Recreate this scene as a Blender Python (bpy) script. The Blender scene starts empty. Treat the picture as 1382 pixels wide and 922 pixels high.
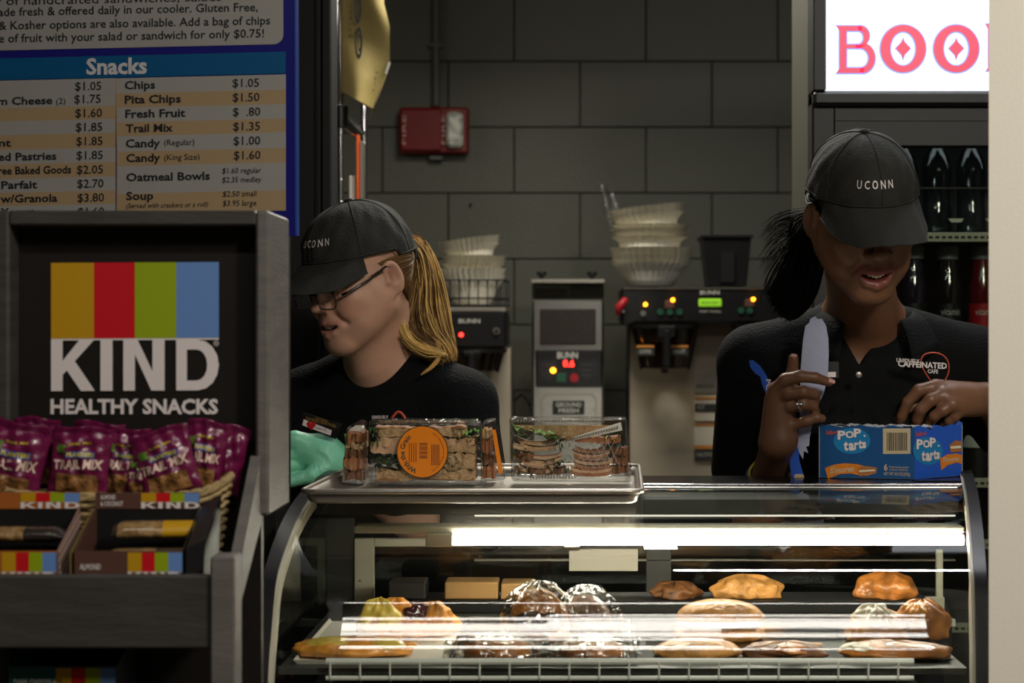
import bpy, math, random
import numpy as np
from mathutils import Vector, Matrix
random.seed(7)
R = math.radians
# ------------------------------------------------------------------ camera
F, PX, PY, H = 2400.0, 780.0, 450.0, 1.45      # focal length in px, principal point, eye height
scene = bpy.context.scene
cam_data = bpy.data.cameras.new('camera')
cam = bpy.data.objects.new('camera', cam_data)
scene.collection.objects.link(cam)
cam.location = (0, 0, H); cam.rotation_euler = (R(90), 0, 0)
cam_data.sensor_width = 36; cam_data.lens = 36*F/1382
cam_data.shift_x = (691-PX)/1382; cam_data.shift_y = -(461-PY)/1382
cam_data.dof.use_dof = True; cam_data.dof.focus_distance = 2.72; cam_data.dof.aperture_fstop = 5.6
scene.camera = cam
# ------------------------------------------------------------------ world, exposure, lamps
w = bpy.data.worlds.new('world'); scene.world = w; w.use_nodes = True
w.node_tree.nodes['Background'].inputs[0].default_value = (0.5, 0.5, 0.45, 1)
w.node_tree.nodes['Background'].inputs[1].default_value = 0.04
scene.view_settings.view_transform = 'Standard'; scene.view_settings.look = 'None'
scene.view_settings.exposure = 0.05; scene.view_settings.gamma = 1; scene.view_settings.use_curve_mapping = False
def lamp(name, loc, rot, sx, sy, energy, col):
    l = bpy.data.lights.new(name, 'AREA'); l.shape = 'RECTANGLE'; l.size = sx; l.size_y = sy
    l.energy = energy; l.color = col
    o = bpy.data.objects.new(name, l); o.location = loc; o.rotation_euler = [R(a) for a in rot]
    scene.collection.objects.link(o); return o
for k_, (x_, y_, l_) in enumerate(((-0.38, 0.775, 1.47), (-0.38, 0.83, 1.47), (0.80, 0.73, 1.75), (0.80, 0.785, 1.75))):
    lamp('lobby_strip_light', (x_, y_, 2.66), (0, 0, 0), l_, 0.026, 2.35*l_, (1, 0.95, 0.86))
lamp('added_post_light', (1.15, 0.35, 2.66), (38, -14, 0), 0.4, 0.4, 36, (1, 0.93, 0.80))  # lamp added to brighten the beige wall end
lamp('kitchen_strip_light', (0.62, 3.25, 2.66), (0, 0, 0), 0.8, 0.07, 8, (0.95, 0.97, 1.0))
lamp('kitchen_panel_light', (0.0, 4.0, 2.66), (-16, 0, 0), 0.5, 0.3, 25, (1, 0.95, 0.82))
lamp('kitchen_side_light', (-1.7, 3.9, 2.55), (0, -35, 0), 0.5, 0.5, 3, (1, 0.9, 0.75))
lamp('cooler_inner_light', (0.85, 3.52, 1.86), (0, 0, 0), 0.7, 0.04, 0.25, (0.8, 0.9, 1.0))

def P(x, y, d):
    return Vector(((x-PX)/F*d, d, H-(y-PY)/F*d))
# ------------------------------------------------------------------ materials
def lin(c):
    c = c/255.0
    return c/12.92 if c <= 0.04045 else ((c+0.055)/1.055)**2.4
def rgb(r, g, b): return (lin(r), lin(g), lin(b), 1)
MATS = {}
def mat(name, col, rough=0.5, metal=0.0, var=0.0, vscale=20, bump=0.0, bscale=60, emit=None, est=0, spec=0.5, trans=0, alpha=1, attr=None, sss=0, coat=0, stretch=None, sheen=0):
    if name in MATS: return MATS[name]
    m = bpy.data.materials.new(name); m.use_nodes = True; nt = m.node_tree; b = nt.nodes['Principled BSDF']
    b.inputs['Base Color'].default_value = col; b.inputs['Roughness'].default_value = rough
    b.inputs['Metallic'].default_value = metal; b.inputs['Specular IOR Level'].default_value = spec
    b.inputs['Transmission Weight'].default_value = trans; b.inputs['Alpha'].default_value = alpha
    b.inputs['Coat Weight'].default_value = coat
    b.inputs['Sheen Weight'].default_value = sheen
    if sss:
        b.inputs['Subsurface Weight'].default_value = sss; b.inputs['Subsurface Radius'].default_value = (1, .35, .2); b.inputs['Subsurface Scale'].default_value = 0.006
    tc = nt.nodes.new('ShaderNodeTexCoord'); src = tc.outputs['Object']
    if stretch:
        mp = nt.nodes.new('ShaderNodeMapping'); mp.inputs['Scale'].default_value = stretch
        nt.links.new(src, mp.inputs['Vector']); src = mp.outputs['Vector']
    csrc = None
    if attr:
        a = nt.nodes.new('ShaderNodeAttribute'); a.attribute_name = attr; csrc = a.outputs['Color']
        nt.links.new(csrc, b.inputs['Base Color'])
    if var:
        n = nt.nodes.new('ShaderNodeTexNoise'); n.inputs['Scale'].default_value = vscale; n.inputs['Detail'].default_value = 5
        nt.links.new(src, n.inputs['Vector'])
        mr = nt.nodes.new('ShaderNodeMapRange'); mr.inputs[1].default_value = .3; mr.inputs[2].default_value = .7
        mr.inputs[3].default_value = 1-var; mr.inputs[4].default_value = 1+var
        nt.links.new(n.outputs['Fac'], mr.inputs[0])
        mx = nt.nodes.new('ShaderNodeMix'); mx.data_type = 'RGBA'; mx.blend_type = 'MULTIPLY'; mx.inputs[0].default_value = 1
        if csrc: nt.links.new(csrc, mx.inputs[6])
        else: mx.inputs[6].default_value = col
        nt.links.new(mr.outputs[0], mx.inputs[7]); nt.links.new(mx.outputs[2], b.inputs['Base Color'])
    if bump:
        n = nt.nodes.new('ShaderNodeTexNoise'); n.inputs['Scale'].default_value = bscale; n.inputs['Detail'].default_value = 4
        nt.links.new(src, n.inputs['Vector'])
        bp = nt.nodes.new('ShaderNodeBump'); bp.inputs['Strength'].default_value = bump; bp.inputs['Distance'].default_value = 0.01
        nt.links.new(n.outputs['Fac'], bp.inputs['Height']); nt.links.new(bp.outputs[0], b.inputs['Normal'])
    if emit:
        b.inputs['Emission Color'].default_value = emit; b.inputs['Emission Strength'].default_value = est
    MATS[name] = m; return m
def film(name, tint=(1, 1, 1, 1), rough=0.05, ior=1.45, bump=0, bscale=40, extra=0.0):
    """thin clear sheet: see-through with fresnel reflection"""
    m = bpy.data.materials.new(name); m.use_nodes = True; nt = m.node_tree; nt.nodes.clear()
    o = nt.nodes.new('ShaderNodeOutputMaterial'); mx = nt.nodes.new('ShaderNodeMixShader')
    t = nt.nodes.new('ShaderNodeBsdfTransparent'); t.inputs[0].default_value = tint
    g = nt.nodes.new('ShaderNodeBsdfGlossy'); g.inputs['Roughness'].default_value = rough
    fr = nt.nodes.new('ShaderNodeFresnel')
    ge = nt.nodes.new('ShaderNodeNewGeometry'); mi = nt.nodes.new('ShaderNodeMix'); mi.inputs[2].default_value = ior; mi.inputs[3].default_value = 1/ior
    nt.links.new(ge.outputs['Backfacing'], mi.inputs[0]); nt.links.new(mi.outputs[0], fr.inputs['IOR'])
    ad = nt.nodes.new('ShaderNodeMath'); ad.operation = 'ADD'; ad.inputs[1].default_value = extra; ad.use_clamp = True
    nt.links.new(fr.outputs[0], ad.inputs[0]); nt.links.new(ad.outputs[0], mx.inputs[0])
    nt.links.new(t.outputs[0], mx.inputs[1]); nt.links.new(g.outputs[0], mx.inputs[2]); nt.links.new(mx.outputs[0], o.inputs[0])
    if bump:
        tc = nt.nodes.new('ShaderNodeTexCoord'); n = nt.nodes.new('ShaderNodeTexNoise'); n.inputs['Scale'].default_value = bscale
        nt.links.new(tc.outputs['Object'], n.inputs['Vector'])
        bp = nt.nodes.new('ShaderNodeBump'); bp.inputs['Strength'].default_value = bump; bp.inputs['Distance'].default_value = 0.01
        nt.links.new(n.outputs['Fac'], bp.inputs['Height']); nt.links.new(bp.outputs[0], g.inputs['Normal']); nt.links.new(bp.outputs[0], fr.inputs['Normal'])
    MATS[name] = m; return m

mat('wall_paint', rgb(82, 82, 71), .55, bump=.15, bscale=120, var=.05, vscale=6)
mat('mortar', rgb(73, 73, 63), .8)
mat('beige_paint', rgb(228, 222, 210), .6, bump=.05, bscale=200)
mat('floor_tile', rgb(110, 100, 88), .4, var=.1)
mat('ceiling_paint', rgb(120, 120, 112), .8)
mat('lobby_paint', rgb(150, 145, 135), .8)
mat('black_frame', rgb(14, 14, 14), .5)
mat('dark_trim', rgb(52, 48, 40), .5)
mat('black_plastic', rgb(20, 20, 21), .35)
mat('black_matte', rgb(12, 12, 12), .7)
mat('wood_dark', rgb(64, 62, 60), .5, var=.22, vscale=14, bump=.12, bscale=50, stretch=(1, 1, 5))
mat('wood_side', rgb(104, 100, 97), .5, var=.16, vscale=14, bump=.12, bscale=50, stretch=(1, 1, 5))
mat('header_black', rgb(26, 22, 20), .45, var=.1)
mat('print_white', rgb(232, 222, 222), .5)
mat('print_black', rgb(22, 22, 24), .5)
mat('kind_gold', rgb(196, 148, 10), .5); mat('kind_red', rgb(205, 12, 28), .5)
mat('kind_green', rgb(150, 170, 8), .5); mat('kind_blue', rgb(104, 142, 205), .5)
mat('board_white', rgb(160, 158, 155), .35, var=.02)
mat('board_tan', rgb(170, 145, 112), .35); mat('board_blue', rgb(8, 86, 136), .35)
mat('board_navy', rgb(30, 28, 120), .3); mat('board_text', rgb(30, 32, 36), .5)
mat('board_edge', rgb(40, 70, 150), .3)
mat('carton_brown', rgb(92, 62, 52), .45); mat('carton_orange', rgb(170, 96, 40), .45); mat('carton_teal', rgb(30, 92, 90), .45)
mat('carton_black', rgb(28, 28, 30), .35); mat('carton_pattern', rgb(150, 118, 106), .5); mat('pattern_dot', rgb(225, 205, 198), .5)
mat('carton_kraft', rgb(130, 110, 60), .6)
mat('bag_maroon', rgb(112, 22, 70), .3, bump=.35, bscale=45, var=.2, vscale=30, coat=.3)
mat('bag_nuts', rgb(150, 105, 62), .3, var=.7, vscale=110, bump=.6, bscale=90, coat=.8)
mat('bag_text', rgb(235, 205, 190), .5); mat('bag_blue', rgb(70, 90, 170), .4); mat('bag_yellow', rgb(225, 205, 40), .4); mat('bag_leaf', rgb(100, 140, 50), .4)
mat('wicker', rgb(176, 150, 104), .6, var=.25, vscale=80)
mat('wrapper_nut', rgb(150, 120, 78), .25, var=.5, vscale=120, bump=.5, bscale=80, coat=1)
mat('wrapper_dark', rgb(50, 42, 40), .25, bump=.3, coat=1); mat('wrapper_blue', rgb(110, 160, 185), .25, coat=1)
mat('steel', rgb(176, 176, 172), .3, 1, var=.06, vscale=8, stretch=(1, 1, 20))
mat('steel_dull', rgb(165, 160, 150), .42, .85, var=.08, vscale=5)
mat('steel_pan', rgb(190, 184, 176), .36, .9, bump=.05, bscale=30, var=.12, vscale=10)
mat('brewer_panel', rgb(178, 166, 146), .45, .25, var=.05, vscale=4)
mat('chrome', rgb(215, 215, 220), .12, 1)
mat('case_black', rgb(34, 34, 36), .22, .3); mat('case_frame', rgb(46, 46, 50), .35, .3); mat('case_cream', rgb(205, 200, 178), .5)
mat('case_inner', rgb(60, 60, 54), .5)
mat('white_wire', rgb(215, 215, 205), .4)
mat('white_paper', rgb(228, 224, 212), .7, bump=.1)
mat('gasket', rgb(210, 205, 185), .3)
film('case_glass', (0.93, 0.96, 0.94, 1), .02, 1.5)
film('rear_glass', (0.8, 0.84, 0.8, 1), .03, 1.5)
film('clamshell', (0.93, 0.94, 0.93, 1), .12, 1.5, .5, 60, .03)
film('wrap_film', (0.86, 0.86, 0.84, 1), .12, 1.5, 1.0, 55, .14)
film('lens_glass', (0.9, 0.9, 0.9, 1), .02, 1.45)
film('poly_film', (0.9, 0.9, 0.9, 1), .3, 1.4, 1.0, 40, .14)
film('funnel_smoke', (0.35, 0.27, 0.18, 1), .1, 1.5, 0, 1, .06)
film('hopper_clear', (0.45, 0.45, 0.42, 1), .08, 1.5, 0, 1, .03)
film('bottle_clear', (0.55, 0.6, 0.66, 1), .06, 1.45, 0, 1, .03)
# ------------------------------------------------------------------ mesh builder
col = scene.collection
ORG = {}
class MB:
    def __init__(s): s.v = []; s.f = []; s.m = []; s.cur = None
    def mat(s, name): s.cur = name; return s
    def add(s, vs, fs, m=None):
        o = len(s.v); s.v += [tuple(v) for v in vs]
        s.f += [tuple(i+o for i in f) for f in fs]; s.m += [m or s.cur]*len(fs); return s
    def box(s, a, b, m=None, bev=0):
        x0, y0, z0 = [min(a[i], b[i]) for i in range(3)]; x1, y1, z1 = [max(a[i], b[i]) for i in range(3)]
        if bev > 0:
            e = bev; vs = []; 
            # chamfered box: 24 vertices
            def corner(sx, sy, sz):
                X = x1 if sx else x0; Y = y1 if sy else y0; Z = z1 if sz else z0
                ex = -e if sx else e; ey = -e if sy else e; ez = -e if sz else e
                return [(X, Y+ey, Z+ez), (X+ex, Y, Z+ez), (X+ex, Y+ey, Z)]
            cid = {}
            for sx in (0, 1):
                for sy in (0, 1):
                    for sz in (0, 1):
                        cid[(sx, sy, sz)] = len(vs); vs += corner(sx, sy, sz)
            fs = []
            for sx in (0, 1):
                q = [cid[(sx, a_, b_)] for a_, b_ in ((0, 0), (1, 0), (1, 1), (0, 1))]
                fs.append(q if sx else q[::-1])
            for sy in (0, 1):
                q = [cid[(a_, sy, b_)]+1 for a_, b_ in ((0, 0), (1, 0), (1, 1), (0, 1))]
                fs.append(q[::-1] if sy else q)
            for sz in (0, 1):
                q = [cid[(a_, b_, sz)]+2 for a_, b_ in ((0, 0), (1, 0), (1, 1), (0, 1))]
                fs.append(q if sz else q[::-1])
            for k in cid:
                i = cid[k]; fs.append((i, i+1, i+2) if (sum(k) % 2 == 1) else (i, i+2, i+1))
            for a_ in (0, 1):
                for b_ in (0, 1):
                    p, q = cid[(0, a_, b_)], cid[(1, a_, b_)]; f = (p+1, q+1, q+2, p+2); fs.append(f if (a_+b_) % 2 == 0 else f[::-1])
                    p, q = cid[(a_, 0, b_)], cid[(a_, 1, b_)]; f = (p+0, p+2, q+2, q+0); fs.append(f if (a_+b_) % 2 == 0 else f[::-1])
                    p, q = cid[(a_, b_, 0)], cid[(a_, b_, 1)]; f = (p+0, q+0, q+1, p+1); fs.append(f if (a_+b_) % 2 == 0 else f[::-1])
            return s.add(vs, fs, m)
        vs = [(x0, y0, z0), (x1, y0, z0), (x1, y1, z0), (x0, y1, z0), (x0, y0, z1), (x1, y0, z1), (x1, y1, z1), (x0, y1, z1)]
        return s.add(vs, [(0, 3, 2, 1), (4, 5, 6, 7), (0, 1, 5, 4), (1, 2, 6, 5), (2, 3, 7, 6), (3, 0, 4, 7)], m)
    def hexa(s, b, t, m=None):       # b: 4 bottom points, t: 4 top points
        return s.add(list(b)+list(t), [(3, 2, 1, 0), (4, 5, 6, 7), (0, 1, 5, 4), (1, 2, 6, 5), (2, 3, 7, 6), (3, 0, 4, 7)], m)
    def tube(s, pts, rad, n=8, m=None, closed=False, flat=1.0, cap=True):
        pts = [Vector(p) for p in pts]; L = len(pts)
        if not hasattr(rad, '__len__'): rad = [rad]*L
        vs = []; prev = None
        for i, p in enumerate(pts):
            a = pts[i-1] if (i > 0 or closed) else pts[i]; b = pts[(i+1) % L] if (i < L-1 or closed) else pts[i]
            t = (b-a); t = t.normalized() if t.length > 1e-9 else Vector((0, 0, 1))
            if prev is None:
                u = t.orthogonal().normalized()
            else:
                u = prev-t*prev.dot(t); u = u.normalized() if u.length > 1e-6 else t.orthogonal().normalized()
            prev = u; w_ = t.cross(u)
            for k in range(n):
                an = 2*math.pi*k/n
                vs.append(p+(u*math.cos(an)+w_*math.sin(an)*flat)*rad[i])
        fs = []
        for i in range(L if closed else L-1):
            j = (i+1) % L
            for k in range(n):
                k2 = (k+1) % n; fs.append((i*n+k, i*n+k2, j*n+k2, j*n+k))
        if cap and not closed: fs += [tuple(range(n))[::-1], tuple((L-1)*n+k for k in range(n))]
        return s.add(vs, fs, m)
    def lathe(s, prof, c=(0, 0, 0), n=24, m=None, wob=None):   # prof: (r, z)
        c = Vector(c); vs = []
        for r, z in prof:
            for k in range(n):
                a = 2*math.pi*k/n; rr = r*(wob(k, n, z) if wob else 1)
                vs.append(c+Vector((rr*math.cos(a), rr*math.sin(a), z)))
        fs = []
        for i in range(len(prof)-1):
            for k in range(n):
                k2 = (k+1) % n; fs.append((i*n+k, i*n+k2, (i+1)*n+k2, (i+1)*n+k))
        return s.add(vs, fs, m)
    def cyl(s, a, b, r, n=16, m=None): return s.tube([a, b], r, n, m)
    def grid(s, fn, nu, nv, m=None, cu=False, cv=False):
        vs = [fn(i/(nu if cu else nu-1), j/(nv if cv else nv-1)) for j in range(nv) for i in range(nu)]
        fs = []
        for j in range(nv if cv else nv-1):
            for i in range(nu if cu else nu-1):
                i2 = (i+1) % nu; j2 = (j+1) % nv
                fs.append((j*nu+i, j*nu+i2, j2*nu+i2, j2*nu+i))
        return s.add(vs, fs, m)
    def poly(s, pts, m=None): return s.add(pts, [tuple(range(len(pts)))], m)
    def slab(s, pts, off, m=None):   # polygon extruded by vector off
        off = Vector(off); n = len(pts); a = [Vector(p) for p in pts]; b = [p+off for p in a]
        return s.add(a+b, [tuple(range(n)), tuple(range(2*n-1, n-1, -1))]+[(i, i+n, (i+1) % n+n, (i+1) % n) for i in range(n)], m)
    def build(s, name, material=None, parent=None, smooth=False, world=True, loc=None):
        me = bpy.data.meshes.new(name)
        if parent is not None and world: o0 = ORG.get(parent.name, Vector((0, 0, 0)))
        elif loc == 'auto' or (parent is None and loc is None and world):
            A = np.array(s.v); o0 = Vector((A[:, 0].mean(), A[:, 1].mean(), A[:, 2].min()))
        else: o0 = Vector((0, 0, 0))
        me.from_pydata([(v[0]-o0.x, v[1]-o0.y, v[2]-o0.z) for v in s.v], [], s.f)
        names = []
        for q in s.m:
            q = q or material
            if q not in names: names.append(q)
        for q in names: me.materials.append(MATS[q])
        if len(names) > 1:
            me.polygons.foreach_set('material_index', [names.index(q or material) for q in s.m])
        if smooth is True: me.polygons.foreach_set('use_smooth', [True]*len(me.polygons))
        me.update()
        o = bpy.data.objects.new(name, me); col.objects.link(o)
        if smooth == 'auto':
            me.polygons.foreach_set('use_smooth', [True]*len(me.polygons))
            try: me.set_sharp_from_angle(angle=R(38))
            except Exception: pass
        if parent is not None: o.parent = parent
        if parent is None: o.location = o0; ORG[o.name] = o0.copy()
        else: ORG[o.name] = o0.copy()
        return o
def empty(name, loc, rz=0):
    o = bpy.data.objects.new(name, None); o.location = loc; o.rotation_euler = (0, 0, rz); o.empty_display_size = .05
    col.objects.link(o); ORG[o.name] = Vector(loc); return o
def tag(o, label, cat=None, group=None, kind=None):
    if label: o['label'] = label
    if cat: o['category'] = cat
    if group: o['group'] = group
    if kind: o['kind'] = kind
    return o
def thing(name, label, cat, loc, group=None, rz=0): return tag(empty(name, loc, rz), label, cat, group)
def struct(mb, name, m, parent=None):
    o = mb.build(name, m, parent)
    if parent is None: o['kind'] = 'structure'
    return o
def copy_tree(o, parent=None):
    c = o.copy(); col.objects.link(c); c.parent = parent
    if o.name in ORG: ORG[c.name] = ORG[o.name]
    for ch in list(o.children):
        copy_tree(ch, c)
    return c
# pixel-space plane helpers: a plane standing in the scene; px() gives the point of it seen at a pixel
class Plane:
    def __init__(s, p0, n): s.p = Vector(p0); s.n = Vector(n).normalized(); 
    def px(s, x, y, off=0.0):
        d = Vector(((x-PX)/F, 1, -(y-PY)/F)); t = (s.p-Vector((0, 0, H))).dot(s.n)/d.dot(s.n)
        return Vector((0, 0, H))+d*t-s.n*off      # n points away from the viewer
def quad(mb, pl, pts, off, m=None): return mb.poly([pl.px(x, y, off) for x, y in pts][::-1], m)
def rect(mb, pl, x0, y0, x1, y1, off, m=None, th=0):
    pts = [(x0, y0), (x1, y0), (x1, y1), (x0, y1)]
    if th: return mb.slab([pl.px(x, y, off) for x, y in pts][::-1], pl.n*th, m)
    return quad(mb, pl, pts, off, m)
def ring(mb, fn, outer, inner, m=None):   # strip between two closed outlines of equal length
    n = len(outer); mb.add([fn(*p) for p in outer]+[fn(*p) for p in inner], [(i, (i+1) % n, n+(i+1) % n, n+i) for i in range(n)], m)
def ell(cx, cy, rx, ry, n=32, ph=0): return [(cx+rx*math.cos(2*math.pi*i/n+ph), cy+ry*math.sin(2*math.pi*i/n+ph)) for i in range(n)]
# text: glyph outlines of Blender's built-in font as meshes
_tc = {}
def glyphs(s, bold=0.0, shear=0.0):
    k = (s, bold, shear)
    if k in _tc: return _tc[k]
    c = bpy.data.curves.new('t', 'FONT'); c.body = s; c.resolution_u = 2; c.offset = bold; c.fill_mode = 'FRONT'; c.shear = shear
    o = bpy.data.objects.new('t', c); col.objects.link(o); bpy.context.view_layer.update()
    me = bpy.data.meshes.new_from_object(o)
    vs = [(v.co.x, v.co.y) for v in me.vertices]; fs = [tuple(p.vertices) for p in me.polygons]
    bpy.data.objects.remove(o); bpy.data.curves.remove(c); bpy.data.meshes.remove(me)
    _tc[k] = (vs, fs); return _tc[k]
CAPH = None
def logo_parts(fn, parent):
    a = MB(); b = MB(); kind_logo(fn, a, b)
    for i in range(4):
        c = MB(); c.add([b.v[4*i+k] for k in range(4)], [(0, 1, 2, 3)], b.m[i]); c.build('color_block', b.m[i], parent)
    a.build('logo_lettering', 'print_white', parent)
def text(mb, s, fn, x0, x1, y, cap, slope=0.0, bold=0.0, shear=0.0, m=None):
    """fit text between x0..x1, baseline y, cap height cap (y downwards), fn maps (x, y) to a point"""
    global CAPH
    if CAPH is None: hv, _ = glyphs('H'); CAPH = max(v[1] for v in hv)
    vs, fs = glyphs(s, bold, shear)
    if not vs: return
    a = min(v[0] for v in vs); b = max(v[0] for v in vs)
    sx = (x1-x0)/(b-a); sy = cap/CAPH
    mb.add([fn(x0+(v[0]-a)*sx, y-v[1]*sy-slope*(v[0]-a)*sx) for v in vs], fs, m)
def kind_logo(fn, mbw, mbs):
    """colour bars and block letters in a unit box; fn(u, v) with v down"""
    U = lambda x, y: fn((x-220)/720.0, (y-270)/550.0)
    for i, nme in enumerate(('kind_gold', 'kind_red', 'kind_green', 'kind_blue')):
        xs = (220, 404, 580, 757, 940)
        mbs.add([U(xs[i], 270), U(xs[i], 595), U(xs[i+1], 595), U(xs[i+1], 270)], [(0, 1, 2, 3)], nme)
    def pg(pts): mbw.add([U(*p) for p in pts][::-1], [tuple(range(len(pts)))], 'print_white')
    pg([(220, 596), (940, 596), (940, 603), (220, 603)])
    pg([(220, 603), (270, 603), (270, 690), (340, 603), (403, 603), (322, 692), (408, 820), (348, 820), (288, 732), (270, 750), (270, 820), (220, 820)])
    pg([(432, 603), (484, 603), (484, 820), (432, 820)])
    pg([(530, 603), (592, 603), (655, 738), (655, 603), (707, 603), (707, 820), (650, 820), (580, 665), (580, 820), (530, 820)])
    O = [(757, 603), (757, 820), (850, 820)]; I = [(803, 645), (803, 778), (845, 778)]
    for k in range(9):
        a = R(90-22.5*k); O.append((850+90*math.cos(a), 711.5+108.5*math.sin(a))); I.append((845+45*math.cos(a), 711.5+66.5*math.sin(a)))
    ring(mbw, U, O, I, 'print_white')
# ================================================================== the setting
struct(MB().box((-3, -4, -.1), (3, 5.7, 0)), 'floor', 'floor_tile')
struct(MB().box((-3, -4, 2.75), (3, 5.7, 2.85)), 'ceiling', 'ceiling_paint')
struct(MB().box((-3, -4.1, 0), (3, -4, 2.75)), 'wall_rear', 'lobby_paint')
struct(MB().box((-3.1, -4, 0), (-3, 5.7, 2.75)), 'wall_far_left', 'lobby_paint')
struct(MB().box((3, -4, 0), (3.1, 5.7, 2.75)), 'wall_far_right', 'lobby_paint')
wb = struct(MB().box((-3, 5.41, 0), (3, 5.6, 2.75)), 'wall_back', 'mortar')
# painted concrete blocks: 0.4 x 0.2 m, each its own piece
bm_ = MB().box((-.1985, 0, -.0985), (.1985, .02, .0985), 'wall_paint', bev=.0022); proto = None
zrow = H-(83-PY)/F*5.4
for r_ in range(-9, 4):
    zc = zrow+.1+.2*r_
    if zc < .1: continue
    for c_ in range(-4, 5):
        xc = (694-PX)/F*5.4-.2+.4*c_+(.2 if r_ % 2 else 0)
        if proto is None:
            proto = bm_.build('block', 'wall_paint', wb, world=False); o = proto
        else:
            o = proto.copy(); col.objects.link(o); o.parent = wb
        o.location = Vector((xc, 5.395, zc))-ORG[wb.name]
# pillar carrying the menu board, at the left
struct(MB().box((-1.6, 2.47, 0), (-.42, 2.6, 2.75)), 'wall_left', 'black_frame')
# dark jamb behind the girl
d = 3.45
j = MB(); j.box((-1.4, d, 0), (P(432, 0, d).x, d+.12, 2.75), 'black_frame')
j.box((P(432.5, 0, d).x, d+.01, 0), (P(446, 0, d).x, d+.1, 2.75), 'black_frame', bev=.003)
j.box((P(426, 0, d).x, d-.006, 0), (P(430, 0, d).x, d, 2.75), 'black_plastic')
struct(j, 'trim_1', 'black_frame')
# bright wall end at the right
xe = P(1334.5, 0, 2.1).x
struct(MB().hexa([(xe, 2.1, 0), (.56, 2.1, 0), (.56, 2.18, 0), (xe+.02, 2.18, 0)], [(xe, 2.1, 2.75), (.56, 2.1, 2.75), (.56, 2.18, 2.75), (xe+.02, 2.18, 2.75)]), 'wall_right', 'beige_paint')
# conduit
c = MB(); x = P(589, 0, 5.38).x; c.tube([(x, 5.375, P(0, 143, 5.37).z), (x, 5.375, 2.75)], .0115, 12)
for z in (1.98, 2.12+.2): c.box((x-.02, 5.365, z-.006), (x+.02, 5.395, z+.006), bev=.001)
tag(c.build('electrical_conduit', 'wall_paint', smooth='auto'), 'painted metal conduit running up the block wall above the red alarm box', 'conduit')
# fire alarm
mat('alarm_red', rgb(112, 10, 10), .4, coat=.3); mat('strobe_lens', rgb(200, 200, 190), .25, bump=.6, bscale=60, var=.5, vscale=50); mat('alarm_print', rgb(190, 150, 140), .5)
pl = Plane((0, 5.335, 0), (0, 1, 0)); A = P(538, 206, 5.335); B = P(632, 144, 5.335)
t = thing('fire_alarm', 'red fire alarm horn and strobe mounted on the block wall', 'fire alarm', ((A.x+B.x)/2, 5.39, A.z))
MB().box((A.x, 5.345, A.z), (B.x, 5.395, B.z), bev=.006).build('backbox', 'alarm_red', t)
MB().box((P(541, 0, 5.335).x, 5.335, P(0, 203, 5.335).z), (P(596, 0, 5.335).x, 5.346, P(0, 147, 5.335).z), bev=.004).build('horn_cover', 'alarm_red', t)
g = MB()
for k in range(9): rect(g, pl, 553, 153+k*5.2, 588, 155+k*5.2, .001, th=.002)
g.build('grille', 'alarm_red', t)
MB().box((P(602, 0, 5.3).x, 5.315, P(0, 199, 5.33).z), (P(624, 0, 5.3).x, 5.35, P(0, 152, 5.33).z), bev=.008).build('strobe_lens', 'strobe_lens', t)
g = MB()
for x in (545, 598): 
    vs = MB(); text(g, 'FIRE', lambda a, b, x=x: pl.px(x+(b-175), 175-(a-175)*1.0, .002), 155, 195, 178, 5)
g.build('lettering', 'alarm_print', t)
MB().cyl(P(635, 277, 5.39), P(635, 277, 5.40)+Vector((0, -.012, 0)), .005).build('wall_anchor', 'black_matte', wb)

# ================================================================== menu board (plane slightly turned)
q0 = P(398, 100, 2.40); q1 = P(0, 100, 2.455); nrm = Vector((q0-q1)).cross(Vector((0, 0, 1))); nrm = nrm if nrm.y > 0 else -nrm
BP = Plane(q0, nrm)
Z = lambda x, y, off=.0: BP.px(x/3.0043, y/3.0043, off)
t = thing('menu_board', 'printed snack price board with blue borders hanging over the snack stand', 'sign', (BP.px(200, 310).x, BP.px(200, 310).y, BP.px(200, 312).z))
rect(MB(), BP, 0, 0, 1, 1, 0)
mb = MB(); mb.slab([Z(-700, -500), Z(1197, -540), Z(1200, 955), Z(-700, 1000)][::-1], BP.n*.012); mb.build('panel', 'board_navy', t)
mb = MB(); mb.slab([Z(1192, -540, .001), Z(1198, -540, .001), Z(1203, 955, .001), Z(1197, 955, .001)][::-1], BP.n*.014); mb.build('edge_strip', 'board_edge', t)
# upper text panel with rounded corner
mb = MB(); pts = [(-700, -500), (1148, -540), (1150, 140)]+[(1110+40*math.cos(R(a)), 140+40*math.sin(R(a))) for a in (15, 30, 45, 60, 75, 90)]+[(-700, 221)]
mb.poly([Z(a, b, .001) for a, b in pts][::-1]); mb.build('text_panel', 'board_white', t)
mb = MB(); mb.poly([Z(a, b, .001) for a, b in [(-700, 254), (1160, 210), (1158, 298), (-700, 341)]][::-1]); mb.build('header_band', 'board_blue', t)
def stripe(x0, x1, y0, y1, m):
    s_ = .0235; mb = MB(); mb.poly([Z(x0, y0, .001), Z(x1, y0-s_*(x1-x0), .001), Z(x1, y1-s_*(x1-x0), .001), Z(x0, y1, .001)][::-1]); mb.build('row_stripe', m, t)
rr = [318, 380, 438, 497, 553, 616, 675, 787, 870]
for i in range(len(rr)-1): stripe(474, 1160, rr[i], rr[i+1], 'board_tan' if i % 2 else 'board_white')
rl = [325, 437, 490, 546, 606, 665, 723, 780, 834, 930]
for i in range(len(rl)-1): stripe(-2, 470, rl[i]+3, rl[i+1]+3, 'board_tan' if i % 2 else 'board_white')
mb = MB(); mb.poly([Z(a, b, .0012) for a, b in [(470, 318), (474, 318), (482, 860), (478, 860)]][::-1]); mb.build('divider', 'board_tan', t)
mat('board_head', rgb(205, 203, 205), .4); fz = lambda x, y: Z(x, y, .0018)
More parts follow.
